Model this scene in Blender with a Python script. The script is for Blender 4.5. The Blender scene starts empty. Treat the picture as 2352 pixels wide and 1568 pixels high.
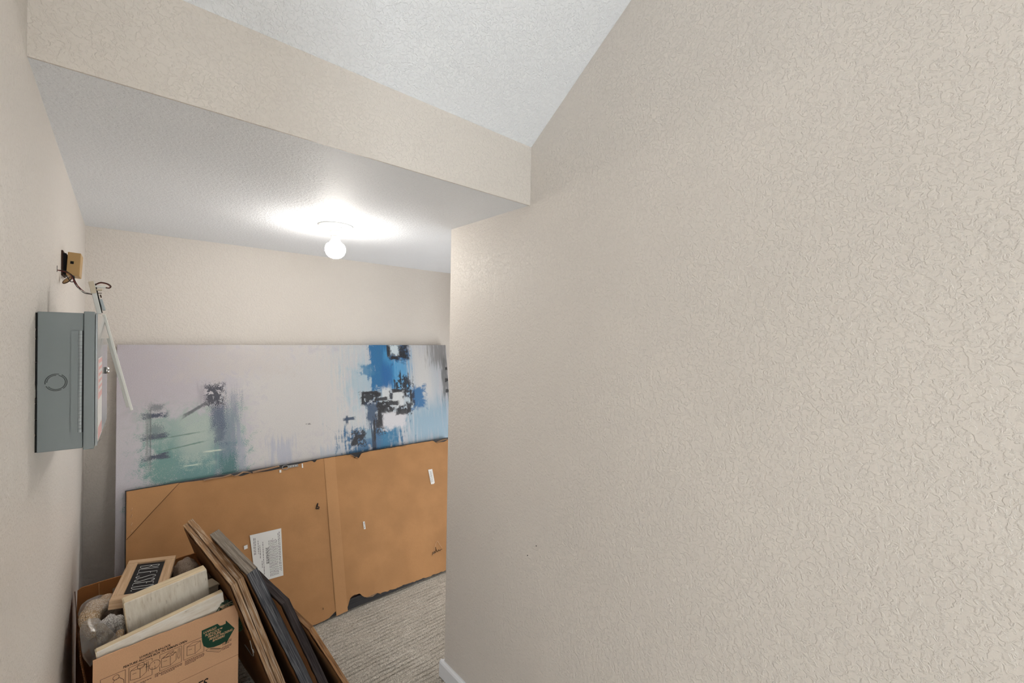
import bpy, bmesh, math, random
import numpy as np
from mathutils import Vector, Matrix, noise as mnoise
rnd = random.Random(7)
R = math.radians
scene = bpy.context.scene
COL = scene.collection

# ---------------------------------------------------------------- camera
EYE = 1.317
yaw, pitch, roll = R(41.7843), R(-0.5416), R(0.9853)
fw = Vector((math.sin(yaw)*math.cos(pitch), math.cos(yaw)*math.cos(pitch), math.sin(pitch)))
r0 = Vector((math.cos(yaw), -math.sin(yaw), 0)); u0 = r0.cross(fw)
rt = r0*math.cos(roll) + u0*math.sin(roll); up = -r0*math.sin(roll) + u0*math.cos(roll)
cam = bpy.data.cameras.new('camera'); cam.sensor_width = 36; cam.lens = 15.3767; cam.clip_start = 0.02
cam_o = bpy.data.objects.new('camera', cam); COL.objects.link(cam_o)
cam_o.matrix_world = Matrix(((rt.x, up.x, -fw.x, 0), (rt.y, up.y, -fw.y, 0), (rt.z, up.z, -fw.z, EYE), (0, 0, 0, 1)))
scene.camera = cam_o

# ---------------------------------------------------------------- world, added fill lights, exposure
W_STR, WALL_FILL_W, BEAM_W, HALL_W, BULB = 2.25, 36.0, 82.0, 56.0, 88.0
w = bpy.data.worlds.new('world'); scene.world = w; w.use_nodes = True
bg = w.node_tree.nodes['Background']; bg.inputs[0].default_value = (0.97, 0.985, 1.0, 1); bg.inputs[1].default_value = W_STR
la = bpy.data.lights.new('wall_fill_light', 'AREA'); la.shape = 'RECTANGLE'; la.size = 0.7; la.size_y = 1.5  # unseen fill light added to brighten the right wall evenly
la.energy = WALL_FILL_W; la.color = (0.90, 0.96, 1.0)
lo = bpy.data.objects.new('wall_fill_light', la); COL.objects.link(lo); lo.location = (-1.45, -2.7, 0.75)
lo.rotation_euler = (Vector((0.94, 1.0, 0.45)) - lo.location).to_track_quat('-Z', 'Y').to_euler()
# added fill beam, unseen, bouncing off the right wall behind the viewer
lc_ = bpy.data.lights.new('bounce_fill_light', 'AREA'); lc_.shape = 'RECTANGLE'; lc_.size = 0.7; lc_.size_y = 1.3; lc_.energy = BEAM_W; lc_.color = (0.88, 0.95, 1.0); lc_.spread = R(55)
lo3 = bpy.data.objects.new('bounce_fill_light', lc_); COL.objects.link(lo3); lo3.location = (-1.70, -2.3, 1.2)
lo3.rotation_euler = (Vector((0.94, -1.95, 0.85)) - lo3.location).to_track_quat('-Z', 'Y').to_euler()
# added frontal fill light, unseen, far down the hall behind the viewer
lb_ = bpy.data.lights.new('hall_fill_light', 'AREA'); lb_.shape = 'RECTANGLE'; lb_.size = 2.2; lb_.size_y = 1.6; lb_.energy = HALL_W; lb_.color = (0.86, 0.94, 1.0)
lo2 = bpy.data.objects.new('hall_fill_light', lb_); COL.objects.link(lo2); lo2.location = (-0.95, -7.6, 0.85)
lo2.rotation_euler = (Vector((0.45, 2.0, 0.75)) - lo2.location).to_track_quat('-Z', 'Y').to_euler()
vs = scene.view_settings
vs.view_transform = 'Standard'; vs.look = 'None'; vs.gamma = 1; vs.use_curve_mapping = False; vs.exposure = 0.5

# ---------------------------------------------------------------- node helpers
def lin(c):
    return tuple((x/255/12.92 if x/255 <= 0.04045 else ((x/255+0.055)/1.055)**2.4) for x in c[:3]) + (1,)
class NT:
    def __init__(s, name, rough=0.6, spec=0.3):
        s.m = bpy.data.materials.new(name); s.m.use_nodes = True
        s.n = s.m.node_tree.nodes; s.l = s.m.node_tree.links
        s.b = s.n['Principled BSDF']; s.b.inputs['Roughness'].default_value = rough
        s.b.inputs['Specular IOR Level'].default_value = spec
        s._c = None
    def new(s, t, **k):
        x = s.n.new(t)
        for a, v in k.items(): setattr(x, a, v)
        return x
    def put(s, sock, v):
        if isinstance(v, bpy.types.NodeSocket): s.l.new(v, sock)
        else: sock.default_value = v
    def coord(s):
        if s._c is None: s._c = s.new('ShaderNodeTexCoord').outputs['Object']
        return s._c
    def mapped(s, sc=(1, 1, 1), loc=(0, 0, 0)):
        m = s.new('ShaderNodeMapping'); s.l.new(s.coord(), m.inputs[0])
        m.inputs['Scale'].default_value = sc; m.inputs['Location'].default_value = loc; return m.outputs[0]
    def noise(s, scale=10, detail=3, sc=None, rough=0.5, dist=0, loc=(0, 0, 0)):
        x = s.new('ShaderNodeTexNoise'); s.l.new(s.mapped(sc or (1, 1, 1), loc), x.inputs['Vector'])
        x.inputs['Scale'].default_value = scale; x.inputs['Detail'].default_value = detail
        x.inputs['Roughness'].default_value = rough; x.inputs['Distortion'].default_value = dist
        return x.outputs['Fac']
    def ramp(s, v, a, b, lo=0., hi=1., smooth=True):
        x = s.new('ShaderNodeMapRange'); x.interpolation_type = 'SMOOTHSTEP' if smooth else 'LINEAR'; x.clamp = True
        s.put(x.inputs[0], v)
        for i, q in zip((1, 2, 3, 4), (a, b, lo, hi)): s.put(x.inputs[i], q)
        return x.outputs[0]
    def math(s, op, a, b=0.0, c=None):
        x = s.new('ShaderNodeMath', operation=op); s.put(x.inputs[0], a); s.put(x.inputs[1], b)
        if c is not None: s.put(x.inputs[2], c)
        return x.outputs[0]
    def mix(s, f, a, b, mode='MIX'):
        x = s.new('ShaderNodeMix', data_type='RGBA', blend_type=mode)
        s.put(x.inputs[0], f); s.put(x.inputs[6], a); s.put(x.inputs[7], b); return x.outputs[2]
    def color(s, c): s.put(s.b.inputs['Base Color'], c)
    def bump(s, h, strength=0.3, dist=0.002):
        x = s.new('ShaderNodeBump'); s.put(x.inputs['Height'], h)
        x.inputs['Strength'].default_value = strength; x.inputs['Distance'].default_value = dist
        s.l.new(x.outputs[0], s.b.inputs['Normal'])

M = {}
def plain(name, c, rough=0.5, spec=0.3, metal=0.0, var=0.06, scale=40):
    t = NT(name, rough, spec); a = lin(c)
    d = tuple(x*(1-var*2) for x in a[:3]) + (1,)
    t.color(t.mix(t.noise(scale, 3), d, a)); t.b.inputs['Metallic'].default_value = metal
    M[name] = t.m; return t

# painted orange-peel / knockdown drywall
def drywall(name, c, rough, spec, big, fine, dist, bstr):
    t = NT(name, rough, spec); a = lin(c)
    n1 = t.noise(big, 4, rough=0.55, dist=0.5); k = t.ramp(n1, 0.44, 0.58)
    n2 = t.noise(fine, 3)
    h = t.math('ADD', k, t.math('MULTIPLY', n2, 0.55))
    t.bump(h, bstr, dist)
    lg = t.ramp(t.noise(2.2, 2), 0.3, 0.7)
    t.color(t.mix(lg, tuple(x*0.965 for x in a[:3])+(1,), a))
    M[name] = t.m
drywall('wall_paint', (219, 212, 204), 0.45, 0.36, 112, 300, 0.0018, 0.52)
drywall('ceiling_paint', (240, 243, 247), 0.6, 0.3, 130, 330, 0.0016, 0.6)
plain('white_trim', (232, 234, 238), 0.35, 0.5, var=0.02)

# carpet
t = NT('carpet', 0.95, 0.1)
n = t.noise(260, 3); n2 = t.noise(30, 3, sc=(0.5, 1.4, 1)); n3 = t.noise(900, 2)
c = t.mix(t.ramp(n, 0.3, 0.7), lin((158, 150, 138)), lin((226, 218, 205)))
c = t.mix(t.ramp(n2, 0.3, 0.75, 0, 0.45), c, lin((170, 160, 146)))
t.color(c); t.bump(t.math('ADD', n, n3), 0.8, 0.003); M['carpet'] = t.m

def kraft(name, c, var=0.10, rough=0.75):
    t = NT(name, rough, 0.2); a = lin(c); d = tuple(x*(1-2*var) for x in a[:3])+(1,)
    f = t.mix(t.ramp(t.noise(7, 3), 0.3, 0.7), d, a)
    f = t.mix(t.ramp(t.noise(420, 2, sc=(1, 1, 0.5)), 0.35, 0.75, 0, 0.2), f, tuple(x*0.7 for x in a[:3])+(1,))
    t.color(f); t.bump(t.noise(14, 4), 0.25, 0.006); M[name] = t.m
kraft('kraft_paper', (178, 132, 88), 0.07); kraft('kraft_strip', (185, 139, 95), 0.05); kraft('carton', (218, 172, 134), 0.04)
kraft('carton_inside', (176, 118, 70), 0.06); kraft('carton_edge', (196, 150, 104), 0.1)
plain('corrugation', (92, 60, 36), 0.9)
plain('torn_paper', (212, 178, 146), 0.8)
plain('black_frame', (34, 33, 36), 0.35, 0.5)
plain('ink', (30, 28, 30), 0.8, var=0.02)
plain('print_black', (46, 36, 28), 0.8, var=0.02)
plain('print_green', (24, 66, 48), 0.7, var=0.04)
plain('print_kraft', (206, 168, 130), 0.8)
plain('label_white', (226, 224, 220), 0.6, var=0.02)
plain('label_text', (70, 68, 68), 0.7)
plain('panel_grey', (124, 132, 135), 0.42, 0.5, var=0.03, scale=8)
plain('panel_dark', (74, 80, 82), 0.5)
plain('hinge_steel', (166, 174, 178), 0.35, 0.5, 0.3)
t = plain('door_grey', (150, 154, 156), 0.2, 0.8, var=0.02); t.b.inputs['Coat Weight'].default_value = 0.6; t.b.inputs['Coat Roughness'].default_value = 0.08
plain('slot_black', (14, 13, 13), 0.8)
plain('chrome', (210, 208, 204), 0.15, 0.5, 1.0, 0.02)
plain('steel', (150, 150, 150), 0.3, 0.5, 0.9, 0.02)
plain('sticker_red', (226, 178, 174), 0.5)
plain('tan_plastic', (182, 148, 98), 0.5, var=0.03)
plain('brown_dark', (60, 38, 26), 0.7)
plain('white_plastic', (214, 216, 212), 0.35, 0.5, var=0.02)
plain('cream_plastic', (206, 194, 172), 0.4, 0.4, var=0.03)
plain('rod_white', (222, 222, 216), 0.35, 0.5, var=0.02)
plain('wire_black', (26, 22, 22), 0.5); plain('wire_red', (120, 40, 34), 0.5); plain('wire_white', (222, 220, 214), 0.5)
plain('porcelain', (236, 236, 234), 0.25, 0.5, var=0.01)
plain('blackboard', (38, 36, 37), 0.7); plain('chalk_white', (238, 238, 236), 0.6, var=0.01)

# bulb glass: gives off light
t = NT('bulb_glow'); t.b.inputs['Base Color'].default_value = (1, 1, 1, 1)
t.b.inputs['Emission Color'].default_value = (1.0, 0.95, 0.88, 1); t.b.inputs['Emission Strength'].default_value = BULB; M['bulb_glow'] = t.m

# wood: grain runs along local x
def wood(name, dark, mid, light, rough=0.75, streak=1.0, knots=0.0, ax=0):
    t = NT(name, rough, 0.2)
    S = lambda k: tuple(k if i == ax else 1 for i in range(3))
    g1 = t.noise(130, 4, sc=S(0.03), rough=0.65); g2 = t.noise(420, 3, sc=S(0.025)); g3 = t.noise(14, 3, sc=S(0.4))
    c = t.mix(t.ramp(g1, 0.32, 0.66), lin(dark), lin(mid))
    c = t.mix(t.ramp(g2, 0.45, 0.72, 0, streak), c, lin(light))
    c = t.mix(t.ramp(g3, 0.35, 0.75, 0, 0.4), c, lin(mid))
    if knots: c = t.mix(t.ramp(t.noise(70, 2, sc=S(0.3), loc=(3, 1, 2)), 0.66, 0.74, 0, knots), c, lin(dark))
    t.color(c); t.bump(t.math('ADD', g1, t.math('MULTIPLY', g2, 0.7)), 0.5, 0.003); M[name] = t.m
wood('barn_brown', (112, 80, 56), (190, 152, 114), (222, 206, 184))
wood('barn_grey', (92, 84, 76), (150, 139, 126), (184, 175, 164), streak=0.6)
wood('barn_slate', (52, 54, 60), (98, 99, 104), (152, 153, 157), streak=0.8)
wood('barn_dark', (30, 27, 28), (66, 58, 56), (88, 80, 84), streak=0.6)
wood('barn_warm', (88, 58, 38), (160, 118, 80), (192, 154, 116), streak=0.6)
def whitewash(name, dark, mid, light, ax):
    t = NT(name, 0.6, 0.25); S = lambda k: tuple(k if i == ax else 1 for i in range(3))
    g1 = t.noise(46, 5, sc=S(0.22), rough=0.7); g2 = t.noise(150, 4, sc=S(0.12), rough=0.6); g3 = t.noise(85, 3, sc=S(0.3), loc=(5, 2, 1))
    c = t.mix(t.ramp(g1, 0.32, 0.68), lin(mid), lin(light)); c = t.mix(t.ramp(g2, 0.52, 0.75, 0, 0.55), c, lin(dark)); c = t.mix(t.ramp(g3, 0.64, 0.72, 0, 0.5), c, lin(tuple(x*0.8 for x in dark)))
    t.color(c); t.bump(t.math('ADD', g1, g2), 0.25, 0.002); M[name] = t.m
whitewash('whitewash_wood', (196, 178, 152), (226, 216, 200), (240, 235, 226), 0)
whitewash('whitewash_face', (186, 168, 142), (212, 202, 186), (230, 222, 208), 2)
wood('whitewash_edge', (206, 182, 144), (238, 220, 188), (242, 230, 204), 0.6, 0.7)
wood('sign_wood', (178, 142, 106), (214, 182, 148), (226, 198, 168), 0.6, 0.6)

# plush, knit, leaf, clear film
def fuzzy(name, a, b, scale, bs=1.0):
    t = NT(name, 0.95, 0.1); v = t.new('ShaderNodeTexVoronoi'); t.l.new(t.coord(), v.inputs['Vector']); v.inputs['Scale'].default_value = scale
    f = t.math('ADD', t.math('MULTIPLY', v.outputs['Distance'], 0.9), t.math('MULTIPLY', t.noise(scale*2, 2), 0.35))
    t.color(t.mix(t.ramp(f, 0.15, 0.85), lin(b), lin(a))); t.bump(t.math('SUBTRACT', 1.0, f), bs, 0.006); M[name] = t.m
fuzzy('plush_brown', (122, 106, 93), (164, 147, 132), 420, 0.4); fuzzy('knit_cream', (196, 166, 132), (240, 226, 208), 260, 0.7)
fuzzy('knit_white', (176, 170, 166), (248, 245, 241), 300, 0.6)
t = NT('leaf_green', 0.5, 0.4); v = t.noise(90, 2, sc=(1, 1, 1), dist=1.5)
t.color(t.mix(t.ramp(v, 0.50, 0.62), lin((34, 62, 44)), lin((132, 146, 116)))); M['leaf_green'] = t.m
plain('needle_green', (46, 76, 50), 0.6)
m = bpy.data.materials.new('clear_film'); m.use_nodes = True; nt = m.node_tree; nt.nodes.remove(nt.nodes['Principled BSDF'])
tr = nt.nodes.new('ShaderNodeBsdfTransparent'); gl = nt.nodes.new('ShaderNodeBsdfGlossy'); di = nt.nodes.new('ShaderNodeBsdfDiffuse')
tr.inputs[0].default_value = (0.93, 0.92, 0.90, 1); gl.inputs['Roughness'].default_value = 0.06; di.inputs[0].default_value = (0.75, 0.72, 0.68, 1)
m1 = nt.nodes.new('ShaderNodeMixShader'); m2 = nt.nodes.new('ShaderNodeMixShader'); lw = nt.nodes.new('ShaderNodeLayerWeight'); lw.inputs[0].default_value = 0.45
mr = nt.nodes.new('ShaderNodeMapRange'); mr.inputs[3].default_value = 0.07; mr.inputs[4].default_value = 0.65
nt.links.new(lw.outputs['Facing'], mr.inputs[0]); m1.inputs[0].default_value = 0.6
nt.links.new(di.outputs[0], m1.inputs[1]); nt.links.new(gl.outputs[0], m1.inputs[2])
nt.links.new(mr.outputs[0], m2.inputs[0]); nt.links.new(tr.outputs[0], m2.inputs[1]); nt.links.new(m1.outputs[0], m2.inputs[2])
nt.links.new(m2.outputs[0], nt.nodes['Material Output'].inputs[0]); M['clear_film'] = m

# abstract painting: soft brushed fields on a pale ground, object coordinates in metres
def painting(name, side):
    t = NT(name, 0.38, 0.45)
    N1 = t.noise(26, 5, rough=0.65, dist=0.6); N2 = t.noise(70, 4, sc=(1, 1, 0.09), rough=0.6); N3 = t.noise(330, 2); N4 = t.noise(60, 5, rough=0.8, dist=1.2)
    NS = {'a': N1, 'v': N2, 'g': N3, 's': N4}
    gr = t.ramp(t.noise(3.0, 3), 0.3, 0.7)
    cur = t.mix(gr, lin((196, 192, 196)), lin((188, 183, 191)))
    vo = t.new('ShaderNodeTexVoronoi', distance='CHEBYCHEV'); vo.inputs['Scale'].default_value = 75
    wv = t.new('ShaderNodeTexNoise'); t.l.new(t.coord(), wv.inputs[0]); wv.inputs['Scale'].default_value = 120; wv.inputs['Detail'].default_value = 4
    av = t.new('ShaderNodeVectorMath', operation='MULTIPLY_ADD'); t.l.new(wv.outputs['Color'], av.inputs[0]); av.inputs[1].default_value = (0.028, 0.0, 0.028); t.l.new(t.coord(), av.inputs[2])
    t.l.new(av.outputs[0], vo.inputs['Vector']); sv = t.new('ShaderNodeSeparateColor'); t.l.new(vo.outputs['Color'], sv.inputs[0])
    SPL = t.ramp(sv.outputs[0], 0.26, 0.34)
    def blob(cx, cz, hx, hz, col, a=1.0, soft=0.3, n='a', amp=0.6, rot=0, ell=False):
        nonlocal cur
        if hx < 0.29 and (cx < 0.75) != (side == 0): return
        if hx == 0.30 and cx > 1 and side == 0: return
        mp = t.new('ShaderNodeMapping', vector_type='TEXTURE'); t.l.new(t.coord(), mp.inputs[0])
        mp.inputs['Location'].default_value = (cx, 0, cz); mp.inputs['Scale'].default_value = (hx, 1e3, hz); mp.inputs['Rotation'].default_value = (0, rot, 0)
        if ell:
            ln = t.new('ShaderNodeVectorMath', operation='LENGTH'); t.l.new(mp.outputs[0], ln.inputs[0]); d = ln.outputs['Value']
        else:
            ab = t.new('ShaderNodeVectorMath', operation='ABSOLUTE'); t.l.new(mp.outputs[0], ab.inputs[0])
            sp = t.new('ShaderNodeSeparateXYZ'); t.l.new(ab.outputs[0], sp.inputs[0]); d = t.math('MAXIMUM', sp.outputs[0], sp.outputs[2])
        for q in n:
            d = t.math('ADD', d, t.math('MULTIPLY', t.math('SUBTRACT', NS[q], 0.5), amp*(2.2 if q == 's' else 4.5)))
        fac = t.ramp(d, 1-soft, 1+soft, a, 0.0)
        if 's' in n: fac = t.math('MULTIPLY', fac, SPL)
        cur = t.mix(fac, cur, lin(col))
    b = blob
    b(0.699, 0.99, 0.30, 0.34, (206, 202, 198), 0.9, 0.5)
    b(0.108, 1.141, 0.17, 0.16, (186, 178, 184), 0.75, 0.6)
    b(0.40, 1.20, 0.20, 0.07, (198, 190, 186), 0.6, 0.6)
    b(0.239, 0.826, 0.165, 0.155, (146, 170, 162), 0.85, 0.25, 'ag', 0.35)
    b(0.250, 0.730, 0.142, 0.10, (78, 134, 134), 0.9, 0.35, 'ag', 0.55)
    b(0.135, 0.80, 0.05, 0.10, (104, 146, 138), 0.6, 0.5, 'ag', 0.6)
    b(0.245, 0.865, 0.05, 0.09, (178, 190, 180), 0.7, 0.6, 'ag', 0.7)
    b(0.359, 0.840, 0.042, 0.16, (112, 124, 142), 0.75, 0.4, 'vg', 0.6)
    b(0.360, 0.700, 0.034, 0.07, (58, 112, 112), 0.85, 0.35, 'vg', 0.5)
    b(0.408, 0.764, 0.016, 0.12, (158, 162, 176), 0.7, 0.6, 'v', 0.8)
    b(0.323, 0.95, 0.026, 0.05, (76, 88, 112), 0.85, 0.35, 'g', 0.8)
    b(0.328, 0.876, 0.018, 0.035, (72, 84, 108), 0.7, 0.5, 'ag', 0.7)
    b(0.311, 1.045, 0.034, 0.046, (52, 54, 68), 0.97, 0.14, 'sg', 0.55)
    b(0.262, 1.05, 0.014, 0.04, (150, 142, 152), 0.5, 0.7, 'v', 0.8)
    for z, h in ((0.977, 0.010), (0.893, 0.011), (0.810, 0.010)):
        b(0.108, z, 0.033, h, (54, 64, 86), 0.95, 0.35, 'ag', 0.5, rot=-0.05)
    b(0.111, 1.004, 0.018, 0.019, (112, 116, 120), 0.8, 0.4, 'ag', 0.7, ell=True)
    b(0.112, 0.917, 0.022, 0.022, (112, 126, 128), 0.75, 0.4, 'ag', 0.7, ell=True)
    b(0.243, 0.990, 0.046, 0.006, (82, 84, 90), 0.85, 0.5, 'a', 0.5, rot=-0.55)
    b(0.081, 0.888, 0.005, 0.10, (118, 126, 124), 0.8, 0.5, 'vg', 0.6)
    b(0.091, 0.888, 0.0025, 0.10, (96, 102, 104), 0.7, 0.5, 'v', 0.5)
    b(0.19, 0.885, 0.06, 0.0025, (94, 124, 112), 0.8, 0.7, rot=-0.08); b(0.195, 0.838, 0.07, 0.0025, (86, 122, 108), 0.8, 0.7, rot=-0.14)
    b(0.30, 0.803, 0.032, 0.003, (206, 214, 196), 0.9, 0.7); b(0.225, 0.755, 0.022, 0.003, (196, 212, 196), 0.9, 0.7)
    b(0.569, 0.750, 0.048, 0.055, (172, 176, 192), 0.7, 0.5, 'v', 0.9)
    b(0.80, 0.71, 0.10, 0.035, (176, 184, 196), 0.6, 0.6, 'v', 0.9)
    # right hand group
    b(1.225, 0.971, 0.30, 0.32, (176, 194, 202), 0.6, 0.6, 'v', 0.5)
    b(1.01, 1.06, 0.09, 0.09, (150, 180, 196), 0.6, 0.7, 'av', 0.6)
    b(1.400, 0.802, 0.15, 0.13, (128, 164, 186), 0.8, 0.55, 'v', 0.7)
    b(1.360, 1.10, 0.06, 0.16, (206, 204, 202), 0.8, 0.6, 'v', 0.5)
    b(1.110, 1.17, 0.076, 0.15, (10, 104, 156), 0.98, 0.16, 'av', 0.32)
    b(1.200, 1.110, 0.070, 0.105, (66, 152, 204), 0.9, 0.45, 'v', 0.5)
    b(1.135, 1.09, 0.034, 0.07, (8, 92, 156), 0.8, 0.5, 'v', 0.5)
    b(1.213, 1.240, 0.058, 0.06, (24, 82, 130), 0.9, 0.3, 'a', 0.5)
    b(1.024, 1.130, 0.040, 0.024, (56, 122, 164), 0.85, 0.4, 'a', 0.7)
    b(1.215, 1.235, 0.062, 0.048, (22, 30, 44), 0.95, 0.16, 's', 0.95)
    b(1.185, 1.245, 0.032, 0.036, (206, 220, 226), 0.95, 0.3, 'a', 0.6)
    b(1.042, 0.880, 0.032, 0.09, (34, 66, 98), 0.92, 0.35, 'av', 0.6)
    b(1.025, 0.977, 0.052, 0.034, (20, 24, 32), 0.97, 0.14, 's', 0.75)
    b(1.045, 0.945, 0.05, 0.010, (24, 46, 74), 0.9, 0.4, 's', 0.5)
    b(1.150, 0.985, 0.04, 0.026, (18, 30, 46), 0.97, 0.16, 's', 0.7)
    b(1.111, 0.918, 0.055, 0.038, (18, 20, 26), 0.98, 0.14, 's', 0.7)
    b(1.226, 0.893, 0.048, 0.030, (20, 24, 34), 0.97, 0.14, 's', 0.75)
    b(1.235, 1.015, 0.056, 0.062, (24, 28, 38), 0.95, 0.12, 'sv', 0.75)
    b(1.320, 0.958, 0.046, 0.060, (20, 102, 156), 0.95, 0.35, 'a', 0.6)
    b(1.285, 0.95, 0.014, 0.05, (18, 34, 60), 0.9, 0.3, 's', 0.6)
    b(1.119, 0.992, 0.024, 0.036, (208, 212, 214), 0.95, 0.25, 'a', 0.5)
    b(1.191, 0.958, 0.034, 0.044, (210, 214, 216), 0.96, 0.22, 'a', 0.5)
    b(1.26, 0.93, 0.022, 0.026, (190, 204, 212), 0.85, 0.3, 'a', 0.5)
    b(1.032, 0.748, 0.145, 0.062, (34, 96, 138), 0.95, 0.35, 'av', 0.6)
    b(1.130, 0.75, 0.05, 0.06, (26, 118, 160), 0.8, 0.5, 'v', 0.6)
    b(1.000, 0.78, 0.03, 0.03, (150, 178, 192), 0.6, 0.5, 'a', 0.7)
    b(0.954, 0.767, 0.034, 0.040, (18, 28, 40), 0.95, 0.16, 's', 0.9); b(1.035, 0.74, 0.012, 0.06, (20, 40, 62), 0.9, 0.4, 'v', 0.6)
    b(1.075, 0.83, 0.026, 0.055, (24, 30, 42), 0.95, 0.16, 's', 0.8)
    b(1.160, 0.838, 0.068, 0.044, (212, 210, 214), 0.95, 0.3, 'a', 0.5)
    b(0.902, 0.876, 0.026, 0.007, (44, 66, 92), 0.95, 0.4, 'a', 0.5); b(0.892, 0.874, 0.006, 0.020, (50, 72, 98), 0.9, 0.4, 'a', 0.5)
    b(0.700, 0.872, 0.012, 0.004, (110, 106, 104), 0.8, 0.4, 's', 0.8)
    for q in ((1.025, 1.005, .05, .007), (.985, .985, .007, .03), (1.07, .99, .022, .012), (1.10, .915, .03, .024), (1.075, .87, .013, .05), (1.155, .935, .04, .012), (1.21, .885, .03, .015),
              (1.255, .90, .012, .03), (1.275, .97, .007, .04), (1.19, 1.005, .03, .009), (1.095, .965, .03, .009), (1.24, 1.03, .0035, .05), (1.215, 1.05, .003, .05), (1.265, 1.05, .003, .045),
              (1.235, 1.215, .02, .02), (1.15, 1.235, .010, .03), (1.185, 1.195, .02, .009), (.955, .775, .03, .011), (.93, .75, .018, .018), (1.04, .80, .006, .06)):
        b(*q, (20, 22, 30), 0.95, 0.3, 'a', 0.55)
    b(1.485, 1.220, 0.07, 0.07, (128, 126, 124), 0.8, 0.5, 'v', 0.7)
    b(1.525, 1.07, 0.03, 0.12, (104, 106, 106), 0.85, 0.5, 'v', 0.8)
    for z in (1.12, 1.05, 0.98): b(1.535, z, 0.014, 0.010, (30, 32, 34), 0.95, 0.3, 'a', 0.6)
    t.color(t.mix(t.ramp(N3, 0.35, 0.7, 0, 0.22), cur, lin((132, 130, 132))))
    t.bump(t.math('ADD', N2, N3), 0.12, 0.0015); M[name] = t.m
painting('abstract_print_teal', 0); painting('abstract_print_blue', 1)

# ---------------------------------------------------------------- geometry helpers
def mesh_obj(name, bm, mat, parent=None, smooth=False, mtx=None):
    me = bpy.data.meshes.new(name); bm.normal_update(); bm.to_mesh(me); bm.free()
    return mesh_link(name, me, mat, parent, smooth, mtx)
def mesh_link(name, me, mat, parent=None, smooth=False, mtx=None):
    o = bpy.data.objects.new(name, me); COL.objects.link(o)
    if mat is not None and not len(me.materials): me.materials.append(M[mat])
    if parent is not None: o.parent = parent
    if mtx is not None: o.matrix_local = mtx
    if smooth: me.polygons.foreach_set('use_smooth', [True]*len(me.polygons))
    return o
def empty(name, loc=(0, 0, 0), rot=None):
    o = bpy.data.objects.new(name, None); COL.objects.link(o); o.empty_display_size = 0.05
    o.location = loc
    if rot is not None: o.rotation_euler = rot
    return o
def tag(o, label, cat, group=None):
    o['label'] = label; o['category'] = cat
    if group: o['group'] = group
    return o
def struct(o, label=None):
    o['kind'] = 'structure'
    if label: o['label'] = label
    return o
def a_box(bm, x0, x1, y0, y1, z0, z1, bev=0.0):
    vs = [bm.verts.new((x, y, z)) for x in (x0, x1) for y in (y0, y1) for z in (z0, z1)]
    fs = [bm.faces.new([vs[i] for i in f]) for f in ((0, 1, 3, 2), (4, 6, 7, 5), (0, 4, 5, 1), (2, 3, 7, 6), (0, 2, 6, 4), (1, 5, 7, 3))]
    if bev:
        es = {e for f in fs for e in f.edges}
        bmesh.ops.bevel(bm, geom=list(es), offset=bev, segments=2, affect='EDGES', profile=0.5)
def boxo(name, d, mat, parent=None, bev=0.0, mtx=None):
    bm = bmesh.new(); a_box(bm, *d, bev); return mesh_obj(name, bm, mat, parent, mtx=mtx)
def a_prism(bm, pts, ax, d0, d1):
    def P(a, b, d):
        return {'x': (d, a, b), 'y': (a, d, b), 'z': (a, b, d)}[ax]
    A = [bm.verts.new(P(a, b, d0)) for a, b in pts]; B = [bm.verts.new(P(a, b, d1)) for a, b in pts]
    n = len(pts); bm.faces.new(A); bm.faces.new(B[::-1])
    for i in range(n): bm.faces.new((A[i], A[(i+1) % n], B[(i+1) % n], B[i]))
    bmesh.ops.recalc_face_normals(bm, faces=bm.faces[:])
def prismo(name, pts, ax, d0, d1, mat, parent=None, mtx=None):
    bm = bmesh.new(); a_prism(bm, pts, ax, d0, d1); return mesh_obj(name, bm, mat, parent, mtx=mtx)
def a_tube(bm, pts, r, n=8, closed=False):
    pts = [Vector(p) for p in pts]; rings = []; N = len(pts)
    rs = r if isinstance(r, (list, tuple)) else [r]*N
    prev = None
    for i, p in enumerate(pts):
        a = pts[(i-1) % N] if (i > 0 or closed) else p; b = pts[(i+1) % N] if (i < N-1 or closed) else p
        d = (b-a).normalized()
        if prev is None:
            s = d.orthogonal().normalized()
        else:
            s = (prev - d*prev.dot(d)).normalized()
        prev = s; q = d.cross(s)
        rings.append([bm.verts.new(p + (s*math.cos(2*math.pi*k/n) + q*math.sin(2*math.pi*k/n))*rs[i]) for k in range(n)])
    for i in range(N if closed else N-1):
        A, B = rings[i], rings[(i+1) % N]
        for k in range(n): bm.faces.new((A[k], A[(k+1) % n], B[(k+1) % n], B[k]))
    if not closed: bm.faces.new(rings[0][::-1]); bm.faces.new(rings[-1])
def smooth_path(pts, k=6):
    pts = [Vector(p) for p in pts]; out = []
    for i in range(len(pts)-1):
        p0 = pts[max(i-1, 0)]; p1 = pts[i]; p2 = pts[i+1]; p3 = pts[min(i+2, len(pts)-1)]
        for j in range(k):
            u = j/k
            out.append(0.5*((2*p1) + (p2-p0)*u + (2*p0-5*p1+4*p2-p3)*u*u + (3*p1-p0-3*p2+p3)*u**3))
    return out + [pts[-1]]
def tubeo(name, pts, r, mat, parent=None, n=8, closed=False):
    bm = bmesh.new(); a_tube(bm, pts, r, n, closed); return mesh_obj(name, bm, mat, parent, True)
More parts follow.
